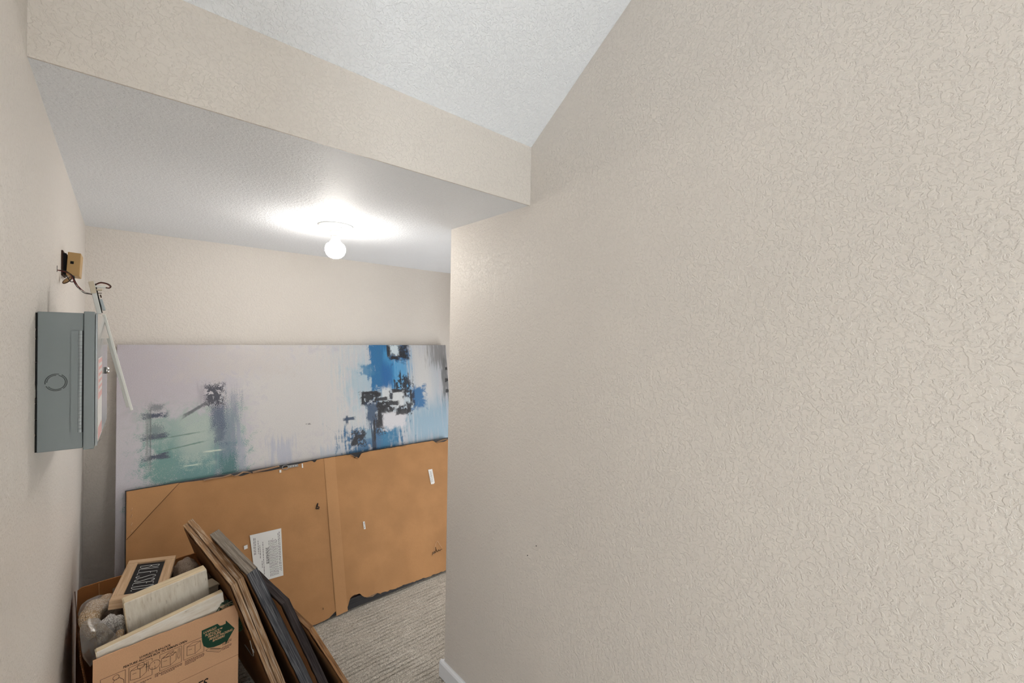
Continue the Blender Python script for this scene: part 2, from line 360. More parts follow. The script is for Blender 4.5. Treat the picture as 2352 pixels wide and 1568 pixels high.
def latheo(name, prof, mat, parent=None, n=32, loc=(0, 0, 0)):
    bm = bmesh.new(); rings = []
    for r, z in prof:
        rings.append([bm.verts.new((loc[0]+r*math.cos(2*math.pi*k/n), loc[1]+r*math.sin(2*math.pi*k/n), loc[2]+z)) for k in range(n)])
    for A, B in zip(rings, rings[1:]):
        for k in range(n): bm.faces.new((A[k], A[(k+1) % n], B[(k+1) % n], B[k]))
    bm.faces.new(rings[0][::-1]); bm.faces.new(rings[-1]); bmesh.ops.recalc_face_normals(bm, faces=bm.faces[:])
    return mesh_obj(name, bm, mat, parent, True)
def text_mesh(body, size, width=None, align='LEFT', bold=0.0, space=0.9):
    cu = bpy.data.curves.new('txt', 'FONT'); cu.body = body; cu.size = size; cu.align_x = align; cu.align_y = 'BOTTOM_BASELINE'
    cu.space_line = space; cu.offset = bold; cu.resolution_u = 3; cu.extrude = 0.0
    ob = bpy.data.objects.new('txt', cu); COL.objects.link(ob)
    dg = bpy.context.evaluated_depsgraph_get(); dg.update()
    me = bpy.data.meshes.new_from_object(ob.evaluated_get(dg)); bpy.data.objects.remove(ob)
    bpy.data.curves.remove(cu)
    if width:
        xs = [v.co.x for v in me.vertices]; f = width/(max(xs)-min(xs))
        for v in me.vertices: v.co.x *= f
    me.materials.clear()
    return me
def blob_mesh(name, c, ext, mat, parent=None, amp=0.2, freq=2.0, seed=0, sub=4, power=2.0, mtx=None, smooth=True, ridged=False):
    bm = bmesh.new(); bmesh.ops.create_icosphere(bm, subdivisions=sub, radius=1.0)
    for v in bm.verts:
        p = v.co.normalized(); q = Vector([math.copysign(abs(x)**(2/power), x) for x in p])
        nz = mnoise.fractal(p*freq + Vector((seed, seed*2, 0)), 0.8, 2.0, 4)
        if ridged: nz = 0.5 - abs(nz)*1.6
        q *= 1 + amp*nz
        v.co = Vector((c[0]+q.x*ext[0], c[1]+q.y*ext[1], c[2]+q.z*ext[2]))
    return mesh_obj(name, bm, mat, parent, smooth, mtx)

# ---------------------------------------------------------------- the setting
XL, XR, YB, YE, YF, ZC, ZU, SL = -0.108, 0.941, 2.40, 1.4173, 0.979, 1.7262, 1.9045, 0.7344
YBACK = -9.0
# carpet floor: looped rows run parallel to the back wall
def floor():
    x0, x1, y0, y1 = -0.108, 2.0, 0.85, 2.40; pitch_ = 0.021
    rows = int((y1-y0)/pitch_); per = 8; nx = 420; ny = rows*per
    rs = np.random.RandomState(3)
    def vnoise(nx_, ny_, cx, cy):
        g = rs.rand(cy+2, cx+2); xs = np.linspace(0, cx, nx_); ys = np.linspace(0, cy, ny_)
        xi = xs.astype(int); yi = ys.astype(int); fx = (xs-xi)[None]; fy = (ys-yi)[:, None]
        return (g[yi][:, xi]*(1-fx)+g[yi][:, xi+1]*fx)*(1-fy)+(g[yi+1][:, xi]*(1-fx)+g[yi+1][:, xi+1]*fx)*fy
    X = np.linspace(x0, x1, nx+1); Y = np.linspace(y0, y1, ny+1)
    wob = (vnoise(nx+1, ny+1, 60, rows//2)-0.5)*0.006
    gx, gy = np.meshgrid(X, Y)
    ph = ((gy+wob-y0)/pitch_) % 1.0
    groove = np.exp(-((ph-0.5)/0.13)**2)
    dens = 0.25 + 0.75*vnoise(nx+1, ny+1, 40, rows)
    h = -0.011*groove*np.clip(dens*1.3-0.25, 0, 1) - 0.0016*rs.rand(ny+1, nx+1) - 0.003*vnoise(nx+1, ny+1, 25, 18)
    co = np.stack([gx, gy, h], -1).reshape(-1, 3)
    idx = np.arange((nx+1)*(ny+1)).reshape(ny+1, nx+1)
    f = np.stack([idx[:-1, :-1], idx[:-1, 1:], idx[1:, 1:], idx[1:, :-1]], -1).reshape(-1, 4)
    me = bpy.data.meshes.new('floor')
    extra = [(-3.0, YBACK-0.2, -0.002), (2.0, YBACK-0.2, -0.002), (2.0, 0.85, -0.002), (-3.0, 0.85, -0.002), (-3.0, 2.4, -0.002), (-0.108, 2.4, -0.002), (-0.108, 0.85, -0.002)]
    b = len(co)
    me.from_pydata(co.tolist()+extra, [], f.tolist()+[[b, b+1, b+2, b+3], [b+3, b+6, b+5, b+4]]); me.update()
    struct(mesh_link('floor', me, 'carpet', smooth=False), 'grey beige ribbed carpet floor')
floor()
zs = lambda y: ZU + SL*(YF-y)
YT = -1.0
struct(prismo('wall_left', [(0.05, 0), (YB, 0), (YB, ZC), (YF, ZC), (YF, ZU), (0.05, zs(0.05))], 'x', XL-0.11, XL, 'wall_paint'), 'beige textured left wall carrying the grey electrical panel')
struct(boxo('wall_back', (XL-0.11, 2.05, YB, YB+0.1, 0, ZC+0.06), 'wall_paint'), 'beige textured back wall behind the leaning canvas')
bm = bmesh.new(); a_prism(bm, [(YBACK, 0), (YE, 0), (YE, ZC), (YF, ZC), (YF, ZU), (YT, zs(YT)), (YBACK, zs(YT))], 'x', XR, XR+0.12)
ed = [e for e in bm.edges if all(abs(v.co.x-XR) < 1e-5 and abs(v.co.y-YE) < 1e-5 for v in e.verts)]
bmesh.ops.bevel(bm, geom=ed, offset=0.006, segments=3, affect='EDGES', profile=0.5)
wr = struct(mesh_obj('wall_right', bm, 'wall_paint'), 'large beige textured wall filling the right half')
for y, z in ((0.926, 0.688), (0.963, 0.645)):
    bm = bmesh.new(); bmesh.ops.create_cone(bm, cap_ends=True, segments=10, radius1=0.0016, radius2=0.001, depth=0.002, matrix=Matrix.Translation((XR-0.0006, y, z)) @ Matrix.Rotation(R(90), 4, 'Y'))
    mesh_obj('nail_hole', bm, 'ink', wr)
struct(boxo('wall_light_baffle', (2.05, 2.15, 0.2, YB+0.1, 0.95, ZC+0.06), 'wall_paint'))  # unseen upper wall, shaped so world light enters only low down
struct(boxo('wall_front', (XR+0.12, 2.05, 0.2, 0.3, 0, ZC+0.06), 'wall_paint'))
struct(prismo('ceiling', [(XL, YF+0.004), (XR+0.06, YF+0.004), (XR+0.06, 0.2), (2.05, 0.2), (2.05, YB), (XL, YB)], 'z', ZC, ZC+0.06, 'ceiling_paint'), 'low white textured ceiling over the closet with the bare bulb')
bm = bmesh.new(); a_box(bm, XL, XR, YF, YF+0.0038, ZC-0.001, ZU+0.05)
mesh_fascia = struct(mesh_obj('wall_upper', bm, 'wall_paint'), 'short beige drop wall between the low and the sloped ceiling')
struct(prismo('ceiling_slope', [(YF+0.05, ZU-SL*0.05), (YF+0.05, ZU+0.12), (YT, zs(YT)+0.1), (YBACK, zs(YT)+0.1), (YBACK, zs(YT)), (YT, zs(YT))], 'x', XL-0.11, XR+0.12, 'ceiling_paint'), 'white sloped ceiling rising toward the viewer')
# the hall behind the viewer, unseen; walls added to keep out world light
struct(boxo('wall_rear', (-2.0, XR+0.12, YBACK-0.1, YBACK, 0, 3.5), 'wall_paint'))
struct(boxo('wall_hall', (-2.0, -1.9, YBACK, 0.15, 0, 3.5), 'wall_paint'))
struct(boxo('wall_side', (-1.9, XL-0.11, 0.05, 0.15, 0, 3.5), 'wall_paint'))
struct(boxo('ceiling_hall', (-2.0, XL-0.11, YBACK-0.1, 0.15, zs(YT), zs(YT)+0.1), 'ceiling_paint'))
# baseboards
def bprof(t, h): return [(0, 0), (t, 0), (t, h-0.008), (t*0.75, h-0.002), (t*0.45, h), (0, h)]
bm = bmesh.new(); a_prism(bm, [(XR-a, b) for a, b in bprof(0.013, 0.061)], 'y', YBACK, YE+0.013)
struct(mesh_obj('baseboard_right', bm, 'white_trim'), 'white baseboard at the foot of the right wall')
bm = bmesh.new(); a_prism(bm, [(YE+a, b) for a, b in bprof(0.013, 0.061)], 'x', XR-0.0, XR+0.12)
struct(mesh_obj('baseboard_end', bm, 'white_trim'))
bm = bmesh.new(); a_prism(bm, [(YB-a, b) for a, b in bprof(0.013, 0.061)], 'x', XL, 2.0)
struct(mesh_obj('baseboard_back', bm, 'white_trim'))

# ---------------------------------------------------------------- ceiling lamp
lamp = tag(empty('ceiling_lamp', (0.6, 1.68, ZC)), 'bare glowing bulb in a white keyless ceiling lampholder', 'lamp')
latheo('mounting_plate', [(0.0605, 0.0), (0.0615, -0.004), (0.060, -0.009), (0.050, -0.013), (0.030, -0.017), (0.027, -0.020)], 'porcelain', lamp, 40)
latheo('socket', [(0.0225, -0.014), (0.0225, -0.036), (0.021, -0.0385), (0.019, -0.0385)], 'porcelain', lamp)
bulb = latheo('bulb', [(0.0295, -0.0695), (0.0335, -0.075), (0.0365, -0.085), (0.0362, -0.096), (0.031, -0.109), (0.022, -0.118), (0.011, -0.1225), (0.002, -0.1235)], 'bulb_glow', lamp)
latheo('bulb_collar', [(0.0135, -0.036), (0.0150, -0.040), (0.0158, -0.044), (0.0165, -0.052), (0.020, -0.060), (0.026, -0.066), (0.0298, -0.0697)], 'porcelain', bulb)
latheo('screw_head', [(0.0035, 0), (0.0035, -0.002), (0.002, -0.003)], 'steel', lamp, 10, (0.003, -0.045, -0.0135))

# ---------------------------------------------------------------- electrical panel on the left wall
Y0, Y1, Z0, Z1 = 1.086, 1.405, 1.107, 1.347
pan = tag(empty('electrical_panel', (XL, Y0, Z0)), 'grey steel electrical panel box mounted on the left wall', 'electrical panel')
def pbox(name, x0, x1, y0, y1, z0, z1, mat, parent=pan, bev=0.0):
    return boxo(name, (x0-XL, x1-XL, y0-Y0, y1-Y0, z0-Z0, z1-Z0), mat, parent, bev)
body = pbox('enclosure', XL+0.002, -0.050, Y0, Y1, Z0, Z1, 'panel_grey', bev=0.0012)
pbox('cover_flange', -0.0495, -0.0352, Y0-0.003, Y1+0.003, Z0-0.003, Z1+0.003, 'panel_grey', bev=0.0012)
pbox('hinge_leaf', -0.0655, -0.0500, Y0-0.0018, Y0, 1.136, 1.316, 'panel_grey', body)
kn = bmesh.new(); a_tube(kn, [(0, 0, -0.0029), (0, 0, 0.0029)], 0.0027, 8); kme = bpy.data.meshes.new('hinge_knuckle'); kn.to_mesh(kme); kn.free()
for i in range(28):
    k = mesh_link('hinge_knuckle', kme, 'hinge_steel', body); k.location = (-0.0535-XL, -0.0018, 1.139+i*0.00643-Z0)
pbox('hinge_pin_gap', -0.0507, -0.0499, Y0-0.0032, Y0, 1.136, 1.316, 'slot_black', body)
for a0, a1, rr in ((-50, 60, 0.0132), (75, 190, 0.0132), (205, 300, 0.0132), (-60, 75, 0.0112), (90, 180, 0.0112), (215, 300, 0.0112)):
    pts = [(-0.0832-XL+rr*math.cos(R(a)), -0.0002, 1.2258-Z0+rr*1.1*math.sin(R(a))) for a in np.linspace(a0, a1, 16)]
    tubeo('knockout_groove', pts, 0.0006, 'panel_dark', body, 6)
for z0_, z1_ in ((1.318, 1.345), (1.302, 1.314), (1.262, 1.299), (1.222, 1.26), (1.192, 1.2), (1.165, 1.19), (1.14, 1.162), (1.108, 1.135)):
    pbox('rear_gap_shade', XL, XL+0.0022, Y0-0.0004, Y0+0.01, z0_, z1_, 'slot_black', body)  # black strips painting in the dark gap behind the enclosure
ang = -math.atan2(0.0075, 0.317)
door = boxo('door', (0, 0.003, 0, 0.319, 0.001, Z1-Z0-0.001), 'door_grey', pan, 0.0008, Matrix.Translation((-0.0352-XL+0.0005, 0.0015, 0)) @ Matrix.Rotation(ang, 4, 'Z'))
st = boxo('warning_sticker', (0.003, 0.0033, 0.02, 0.125, 0.005, 0.158), 'label_white', door)
boxo('sticker_print', (0.0033, 0.0035, 0.022, 0.123, 0.082, 0.156), 'sticker_red', st)
for k in range(5): boxo('sticker_band', (0.0035, 0.0036, 0.03, 0.115, 0.094+k*0.012, 0.100+k*0.012), 'label_white', st)
boxo('sticker_print', (0.0033, 0.0035, 0.022, 0.123, 0.007, 0.030), 'sticker_red', st)
bm = bmesh.new(); 
for r_, x_ in ((0.007, 0.006),): bmesh.ops.create_cone(bm, cap_ends=True, segments=24, radius1=0.008, radius2=0.0065, depth=0.007, matrix=Matrix.Translation((0.0065, 0.228, 0.122)) @ Matrix.Rotation(R(90), 4, 'Y'))
bmesh.ops.bevel(bm, geom=bm.edges[:], offset=0.0008, segments=2, affect='EDGES')
mesh_obj('latch_knob', bm, 'chrome', door, True)

# ---------------------------------------------------------------- tan chime box, wires and hanging sensor strip
ch = tag(empty('chime_box', (XL, 1.50, 1.447)), 'small tan plastic box hanging loose on the left wall', 'wall box')
bm = bmesh.new(); a_box(bm, 0.008, 0.031, 0, 0.075, 0.002, 0.058, 0.0012)
mesh_obj('cover', bm, 'tan_plastic', ch, mtx=Matrix.Rotation(R(3), 4, 'Y'))
boxo('back_plate', (0.0, 0.003, -0.002, 0.075, 0.0, 0.060), 'brown_dark', ch, 0.0006)
boxo('inner_gap_shade', (0.003, 0.0082, 0.003, 0.07, 0.004, 0.054), 'slot_black', ch)  # black block painting in the shadowed gap behind the cover
boxo('slot', (0.0135, 0.0195, -0.0006, 0.004, 0.030, 0.0365), 'slot_black', ch, mtx=Matrix.Rotation(R(3), 4, 'Y'))
bm = bmesh.new(); bmesh.ops.create_cone(bm, cap_ends=True, segments=28, radius1=0.0105, radius2=0.0105, depth=0.0015, matrix=Matrix.Translation((0.012, -0.03, -0.014)) @ Matrix.Rotation(R(-48), 4, 'Y') @ Matrix.Rotation(R(25), 4, 'X'))
mesh_obj('metal_disc', bm, 'tan_plastic', ch)
bm = bmesh.new(); c0 = Matrix.Translation((0.0125, -0.031, -0.0135)) @ Matrix.Rotation(R(-48), 4, 'Y') @ Matrix.Rotation(R(25), 4, 'X')
a_tube(bm, [c0 @ Vector((0.0105*math.cos(a), 0.0105*math.sin(a), 0)) for a in np.linspace(0, 2*math.pi, 28)[:-1]], 0.001, 6, True)
mesh_obj('disc_rim', bm, 'brown_dark', ch, True)
WP = [(-0.109, 1.41, 1.4499), (-0.0943, 1.40, 1.4475), (-0.0831, 1.385, 1.4376), (-0.0773, 1.37, 1.4223), (-0.0673, 1.35, 1.4054), (-0.0582, 1.33, 1.3982), (-0.0470, 1.31, 1.3945)]
wires = tag(empty('wire_bundle', WP[0]), 'thin black and red wires looping from the wall to the hanging strip', 'wires')
o0 = Vector(WP[0])
for k, mt in enumerate(('wire_black', 'wire_red', 'wire_black', 'wire_white')):
    pts = smooth_path([Vector(p)-o0+Vector((0.0012*math.sin(k*2+i*1.3), 0.001*math.cos(k*1.7+i), 0.0013*math.cos(k*2.1+i*1.1)))*(i > 0) for i, p in enumerate(WP)])
    tubeo('wire', pts, 0.0008, mt, wires, 6)
tubeo('wire_stub', smooth_path([Vector(p)-o0 for p in ((-0.0985, 1.47, 1.444), (-0.093, 1.45, 1.437), (-0.088, 1.43, 1.428), (-0.0822, 1.415, 1.4275), (-0.080, 1.395, 1.437), (-0.0831, 1.385, 1.4376))]), 0.0011, 'wire_black', wires, 6)
boxo('wall_hole', (-0.0005, 0.0015, -0.002, 0.002, -0.004, 0.010), 'ink', wires)

G0 = Vector((-0.036, 1.30, 1.3500))
gd = tag(empty('sensor_strip', G0), 'white plastic sensor strip with exposed parts hanging by wires over the grey panel', 'sensor')
SEGM = {}
def seg(name, a, b, wx, wy, mat, parent=gd, bev=0.0008):
    a = Vector(a)-G0; b = Vector(b)-G0; d = b-a; L = d.length; z = d.normalized(); y = Vector((0, 1, 0)); x = y.cross(z).normalized(); y = z.cross(x)
    mt = Matrix(((x.x, y.x, z.x, a.x), (x.y, y.y, z.y, a.y), (x.z, y.z, z.z, a.z), (0, 0, 0, 1)))
    full = mt.copy()
    if parent is not gd: mt = SEGM[parent.name].inverted() @ mt
    o_ = boxo(name, (-wx/2, wx/2, -wy/2, wy/2, 0, L), mat, parent, bev, mt); SEGM[o_.name] = full; return o_
hs = seg('housing', (-0.0355, 1.3, 1.3525), (-0.0480, 1.3, 1.420), 0.0078, 0.022, 'white_plastic')
seg('end_cap', (-0.0440, 1.299, 1.3955), (-0.0487, 1.299, 1.4205), 0.0086, 0.0226, 'cream_plastic', hs)
cb = seg('circuit_board', (-0.0312, 1.3, 1.3545), (-0.0420, 1.3, 1.4165), 0.0016, 0.018, 'slot_black')
seg('relay', (-0.0425, 1.295, 1.4105), (-0.0255, 1.295, 1.4105), 0.0035, 0.012, 'white_plastic', cb)
seg('relay', (-0.0400, 1.295, 1.4035), (-0.0310, 1.295, 1.4040), 0.0040, 0.010, 'cream_plastic', cb)
seg('component', (-0.0385, 1.292, 1.3965), (-0.0315, 1.292, 1.3968), 0.0014, 0.003, 'brown_dark', cb)
seg('component', (-0.0340, 1.292, 1.3935), (-0.0325, 1.292, 1.3870), 0.0022, 0.003, 'brown_dark', cb)
seg('battery_clip', (-0.0278, 1.3, 1.3600), (-0.0335, 1.3, 1.3840), 0.0052, 0.014, 'hinge_steel', cb)
tubeo('wire_loop', smooth_path([Vector(p)-G0 for p in ((-0.0415, 1.295, 1.4153), (-0.0334, 1.292, 1.4200), (-0.0223, 1.292, 1.4178), (-0.0173, 1.292, 1.4129), (-0.0200, 1.292, 1.4085), (-0.0260, 1.292, 1.4090))]), 0.0009, 'brown_dark', gd, 6)
tubeo('wire_loop', smooth_path([Vector(p)-G0 for p in ((-0.0415, 1.297, 1.4143), (-0.0334, 1.296, 1.4188), (-0.0233, 1.295, 1.4168), (-0.0188, 1.295, 1.4119), (-0.0210, 1.295, 1.4095), (-0.0260, 1.295, 1.4100))]), 0.0008, 'wire_red', gd, 6)
rod = seg('cover_strip', (0.0187, 1.298, 1.1390), (-0.0282, 1.298, 1.3520), 0.0052, 0.010, 'rod_white', gd, 0.0012)
seg('rear_strip', (0.0118, 1.309, 1.1450), (-0.022, 1.309, 1.300), 0.0045, 0.004, 'rod_white', rod)

# ---------------------------------------------------------------- large canvas leaning on the back wall
cv = tag(empty('canvas_painting', (0, 2.158, 0.0064), (-math.atan(0.16), 0, 0)), 'long abstract canvas in white, teal and blue leaning on the back wall', 'painting')
bm = bmesh.new(); a_box(bm, -0.013, 1.542, 0, 0.037, 0, 1.2705, 0.002)
bmesh.ops.bisect_plane(bm, geom=bm.verts[:]+bm.edges[:]+bm.faces[:], plane_co=(0.75, 0, 0), plane_no=(1, 0, 0))
for f_ in bm.faces: f_.material_index = 1 if f_.calc_center_median().x > 0.75 else 0
sc_ = mesh_obj('stretched_canvas', bm, 'abstract_print_teal', cv); sc_.data.materials.append(M['abstract_print_blue'])
for n_, d in (('stretcher_bar', (-0.008, 1.537, 0.037, 0.0385, 0.005, 0.04)), ('stretcher_bar', (-0.008, 1.537, 0.037, 0.0385, 1.23, 1.265)), ('stretcher_bar', (-0.008, 0.03, 0.037, 0.0385, 0.04, 1.23)), ('stretcher_bar', (1.5, 1.537, 0.037, 0.0385, 0.04, 1.23))):
    boxo(n_, d, 'barn_warm', cv)

# ---------------------------------------------------------------- big picture frame, paper backing towards the camera
bf = tag(empty('picture_frame', (0, 2.045, 0.0078), (-math.atan2(0.195, 0.705), 0, 0)), 'huge black picture frame showing its torn brown kraft paper back', 'picture frame')
FX0, FX1, FH, FD = 0.015, 1.492, 0.7195, 0.028
for d in ((FX0, FX1, 0, FD, 0, 0.045), (FX0, FX1, 0, FD, FH-0.045, FH), (FX0, FX0+0.045, 0, FD, 0.045, FH-0.045), (FX1-0.045, FX1, 0, FD, 0.045, FH-0.045)):
    boxo('frame_rail', d, 'black_frame', bf, 0.0015)
boxo('rail_bead', (FX0+0.01, FX1-0.01, -0.0022, 0.0, 0.018, 0.024), 'black_frame', bf, 0.0008)
boxo('rail_bead', (FX0+0.01, FX1-0.01, -0.0018, 0.0, 0.030, 0.033), 'black_frame', bf, 0.0006)
boxo('backing_board', (FX0+0.03, FX1-0.03, 0.010, 0.014, 0.03, FH-0.03), 'brown_dark', bf)
def interp(pts, x):
    if x <= pts[0][0]: return pts[0][1]
    for (a, b), (c, d) in zip(pts, pts[1:]):
        if x <= c: return b+(d-b)*(x-a)/(c-a)
    return pts[-1][1]
def jag(x, s, a): return a*mnoise.fractal(Vector((x*s, 3.1, 0)), 0.7, 2, 4)
def sheet(name, xa, xb, top, bot, off, mat, nx, nz=26, seed=0, wr=0.0022, lf=None):
    bm = bmesh.new(); g = []
    for i in range(nx+1):
        col = []
        for j in range(nz+1):
            v = j/nz; x = xa+(xb-xa)*i/nx
            zt = interp(top, x); zb = interp(bot, x); z = zb+(zt-zb)*v
            if lf: x = x + lf(z)*(1-i/nx)
            e = min(z-zb, zt-z)
            y = -off - wr*(0.55+0.45*mnoise.noise(Vector((x*5+seed, z*7, 1)))+0.5*mnoise.noise(Vector((x*14, z*3+seed, 5))))
            y -= 0.004*math.exp(-((z-zb)/0.03)**2)*(0.5+0.6*mnoise.noise(Vector((x*12, 7, seed))))
            if e < 0.004: y -= 0.0015
            col.append(bm.verts.new((x, y, z)))
        g.append(col)
    for i in range(nx):
        for j in range(nz): bm.faces.new((g[i][j], g[i+1][j], g[i+1][j+1], g[i][j+1]))
    return mesh_obj(name, bm, mat, bf, True)
T = FH
topL = [(0.018, T-0.004), (0.18, T-0.005), (0.20, T-0.006), (0.28, T-0.010), (0.345, T-0.009), (0.375, T-0.013), (0.40, T-0.020), (0.43, T-0.014), (0.50, T-0.018), (0.56, T-0.016), (0.60, T-0.013), (0.66, T-0.006), (0.70, T-0.004), (0.71, T-0.016), (0.722, T-0.003), (0.76, T-0.003)]
botL = [(0.018, 0.004), (0.5, 0.004), (0.57, 0.004), (0.60, 0.008), (0.66, -0.004), (0.72, 0.0), (0.745, 0.014), (0.76, 0.02)]
jt = lambda pts, s, a: [(x, interp(pts, x)+jag(x, s, a)) for x in np.linspace(pts[0][0], pts[-1][0], 120)]
sheet('paper_sheet', 0.0185, 0.762, jt(topL, 60, 0.0015), jt(botL, 40, 0.003), 0.0008, 'kraft_paper', 110, seed=1)
topR = [(0.79, T-0.003), (0.86, T-0.004), (0.885, T-0.006), (0.90, T-0.012), (0.905, T-0.030), (0.918, T-0.020), (0.928, T-0.034), (0.945, T-0.008), (1.0, T-0.005), (1.15, T-0.006), (1.2, T-0.004), (1.38, T-0.005), (1.40, T-0.020), (1.46, T-0.022), (1.485, T-0.012)]
botR = [(0.79, 0.002), (0.802, 0.004), (0.812, 0.022), (0.822, 0.045), (0.845, 0.058), (0.872, 0.054), (0.885, 0.036), (0.91, 0.024), (0.95, 0.028), (0.98, 0.018), (1.05, 0.013), (1.15, 0.012), (1.25, 0.006), (1.36, 0.004), (1.485, 0.004)]
sheet('paper_sheet', 0.79, 1.487, jt(topR, 50, 0.0015), jt(botR, 45, 0.004), 0.0008, 'kraft_paper', 120, seed=4)
sheet('paper_strip', 0.755, 0.809, [(0.75, T-0.003), (0.81, T-0.003)], [(0.75, -0.003), (0.81, 0.0)], 0.0040, 'kraft_strip', 8, seed=9, wr=0.0006, lf=lambda z: 0.0)
bm = bmesh.new(); a_prism(bm, [(0.019, 0.540), (0.021, T-0.004), (0.181, T-0.004)], 'y', -0.0042, -0.0036); mesh_obj('corner_patch', bm, 'kraft_strip', bf)
tubeo('corner_crease', [(0.0195, -0.0042, 0.5395), (0.10, -0.0044, 0.627), (0.1815, -0.0042, T-0.005)], 0.0008, 'brown_dark', bf, 5)
def curl(name, pts, wdt, seed):
    bm = bmesh.new(); prev = None
    for i, (x, z) in enumerate(pts):
        row = []
        for k in range(5):
            a = k/4*2.2; rr = wdt*(0.8+0.3*mnoise.noise(Vector((i*0.9, seed, 0))))
            row.append(bm.verts.new((x+0.001*k, -0.004-rr*(1-math.cos(a))*0.6, z-rr*math.sin(a)*0.9)))
        if prev:
            for k in range(4): bm.faces.new((prev[k], row[k], row[k+1], prev[k+1]))
        prev = row
    bmesh.ops.solidify(bm, geom=bm.faces[:], thickness=0.0005); mesh_obj(name, bm, 'torn_paper', bf, True)
curl('torn_flap', [(0.262, T-0.008), (0.29, T-0.006), (0.33, T-0.008), (0.36, T-0.003), (0.372, T-0.012), (0.385, T-0.010), (0.405, T-0.001), (0.425, T-0.005), (0.44, T-0.013)], 0.008, 1)
curl('torn_flap', [(0.443, T-0.008), (0.47, T-0.005), (0.50, T-0.004), (0.53, T-0.002), (0.552, T-0.001)], 0.011, 5)
curl('torn_flap', [(0.887, T-0.004), (0.90, T-0.012), (0.912, T-0.022), (0.92, T-0.026)], 0.010, 3)
curl('torn_flap', [(1.40, T-0.016), (1.42, T-0.010), (1.45, T-0.006), (1.475, T-0.004)], 0.010, 8)
curl('torn_flap', [(1.17, T-0.006), (1.185, T-0.004), (1.20, T-0.005)], 0.006, 2)
curl('torn_flap', [(0.90, 0.030), (0.93, 0.024), (0.955, 0.031), (0.975, 0.020)], 0.008, 4)
# hanging hardware
hg = boxo('hanger_plate', (0.588, 0.634, -0.0065, -0.0050, T-0.020, T-0.008), 'steel', bf, 0.0006, Matrix.Rotation(R(0), 4, 'Y'))
a_ = [(0.578+0.014*math.cos(t_), -0.0065, T-0.014+0.010*math.sin(t_)) for t_ in np.linspace(0.5, 2*math.pi-0.5, 18)]
tubeo('hanger_ring', a_, 0.0016, 'steel', hg, 6)
for x in (0.600, 0.612, 0.624): latheo('hanger_screw', [(0.0026, -0.0008), (0.0026, 0.0008), (0.001, 0.0012)], 'chrome', hg, 8, (0, 0, 0)).matrix_local = Matrix.Translation((x, -0.0072, T-0.014)) @ Matrix.Rotation(R(90), 4, 'X')
boxo('bumper_tab', (0.650, 0.656, -0.0065, -0.004, T-0.030, T-0.010), 'label_white', bf, 0.0006)
boxo('bumper_tab', (0.552, 0.560, -0.0065, -0.004, T-0.034, T-0.022), 'label_white', bf, 0.0006)
for z in (0.56, 0.585, 0.615, 0.64): tubeo('staple', [(0.0325, -0.0046, z), (0.0365, -0.0052, z+0.012)], 0.0006, 'torn_paper', bf, 5)
# labels
def label_plate(quad, rows, name='paper_label', th=0.0046):
    bm = bmesh.new(); a_prism(bm, quad, 'y', -th, -th+0.0004); return mesh_obj(name, bm, 'label_white', bf)
lb = label_plate([(0.422, 0.445), (0.546, 0.442), (0.544, 0.243), (0.436, 0.247)], 0)
bm = bmesh.new(); rr = random.Random(5)
def dash(bm, x, z0, z1, wd, y):
    z = z0
    while z < z1-0.004:
        l = rr.uniform(0.004, 0.012); ze = min(z+l, z1); a_box(bm, x-wd/2, x+wd/2, y-0.0001, y, z, ze); z = ze+rr.uniform(0.0015, 0.003)
yl = -0.0047
for x, z0, z1 in ((0.436, 0.36, 0.43), (0.441, 0.36, 0.43), (0.452, 0.36, 0.42), (0.458, 0.34, 0.40), (0.464, 0.30, 0.33), (0.470, 0.27, 0.41), (0.537, 0.265, 0.435), (0.532, 0.27, 0.43)): dash(bm, x, z0, z1, 0.0018, yl)
for k in range(7): dash(bm, 0.494+k*0.0052, 0.255, 0.41-0.01*rr.random(), 0.0014, yl)
for k in range(3): dash(bm, 0.482+k*0.004, 0.31, 0.38, 0.0022, yl)
mesh_obj('label_printing', bm, 'label_text', lb)
lb2 = label_plate([(1.325, 0.557), (1.352, 0.556), (1.357, 0.478), (1.350, 0.473), (1.332, 0.474)], 0)
bm = bmesh.new()
for x in (1.335, 1.340, 1.346): dash(bm, x, 0.485, 0.548, 0.0016, yl)
mesh_obj('label_printing', bm, 'label_text', lb2)
lb3 = label_plate([(0.920, 0.374), (0.929, 0.374), (0.931, 0.337), (0.922, 0.337)], 0)
bm = bmesh.new(); dash(bm, 0.9255, 0.342, 0.370, 0.002, yl); mesh_obj('label_printing', bm, 'label_text', lb3)
label_plate([(0.398, 0.408), (0.412, 0.41), (0.412, 0.395), (0.399, 0.393)], 0)
# ink scribbles and a triangular tear
def scribble(name, pts, r=0.0012): tubeo(name, smooth_path([(x, -0.0046, z) for x, z in pts], 4), r, 'ink', bf, 5)
scribble('ink_mark', [(0.700, 0.488), (0.706, 0.505), (0.711, 0.513), (0.708, 0.498), (0.716, 0.494), (0.711, 0.487), (0.705, 0.492)], 0.0017)
scribble('ink_mark', [(0.703, 0.486), (0.709, 0.489), (0.715, 0.484)], 0.0012)
scribble('ink_mark', [(1.287, 0.105), (1.294, 0.118), (1.297, 0.108), (1.303, 0.120), (1.306, 0.110), (1.314, 0.122), (1.312, 0.140), (1.318, 0.116), (1.324, 0.112), (1.330, 0.120), (1.336, 0.112), (1.343, 0.117), (1.352, 0.116)], 0.0011)
tubeo('paper_tear', smooth_path([(1.288, -0.0046, 0.100), (1.305, -0.006, 0.135), (1.325, -0.007, 0.168), (1.338, -0.006, 0.145), (1.352, -0.0046, 0.125)], 3), 0.0008, 'torn_paper', bf, 5)
scribble('ink_mark', [(0.700, 0.045), (0.701, 0.052)], 0.001)

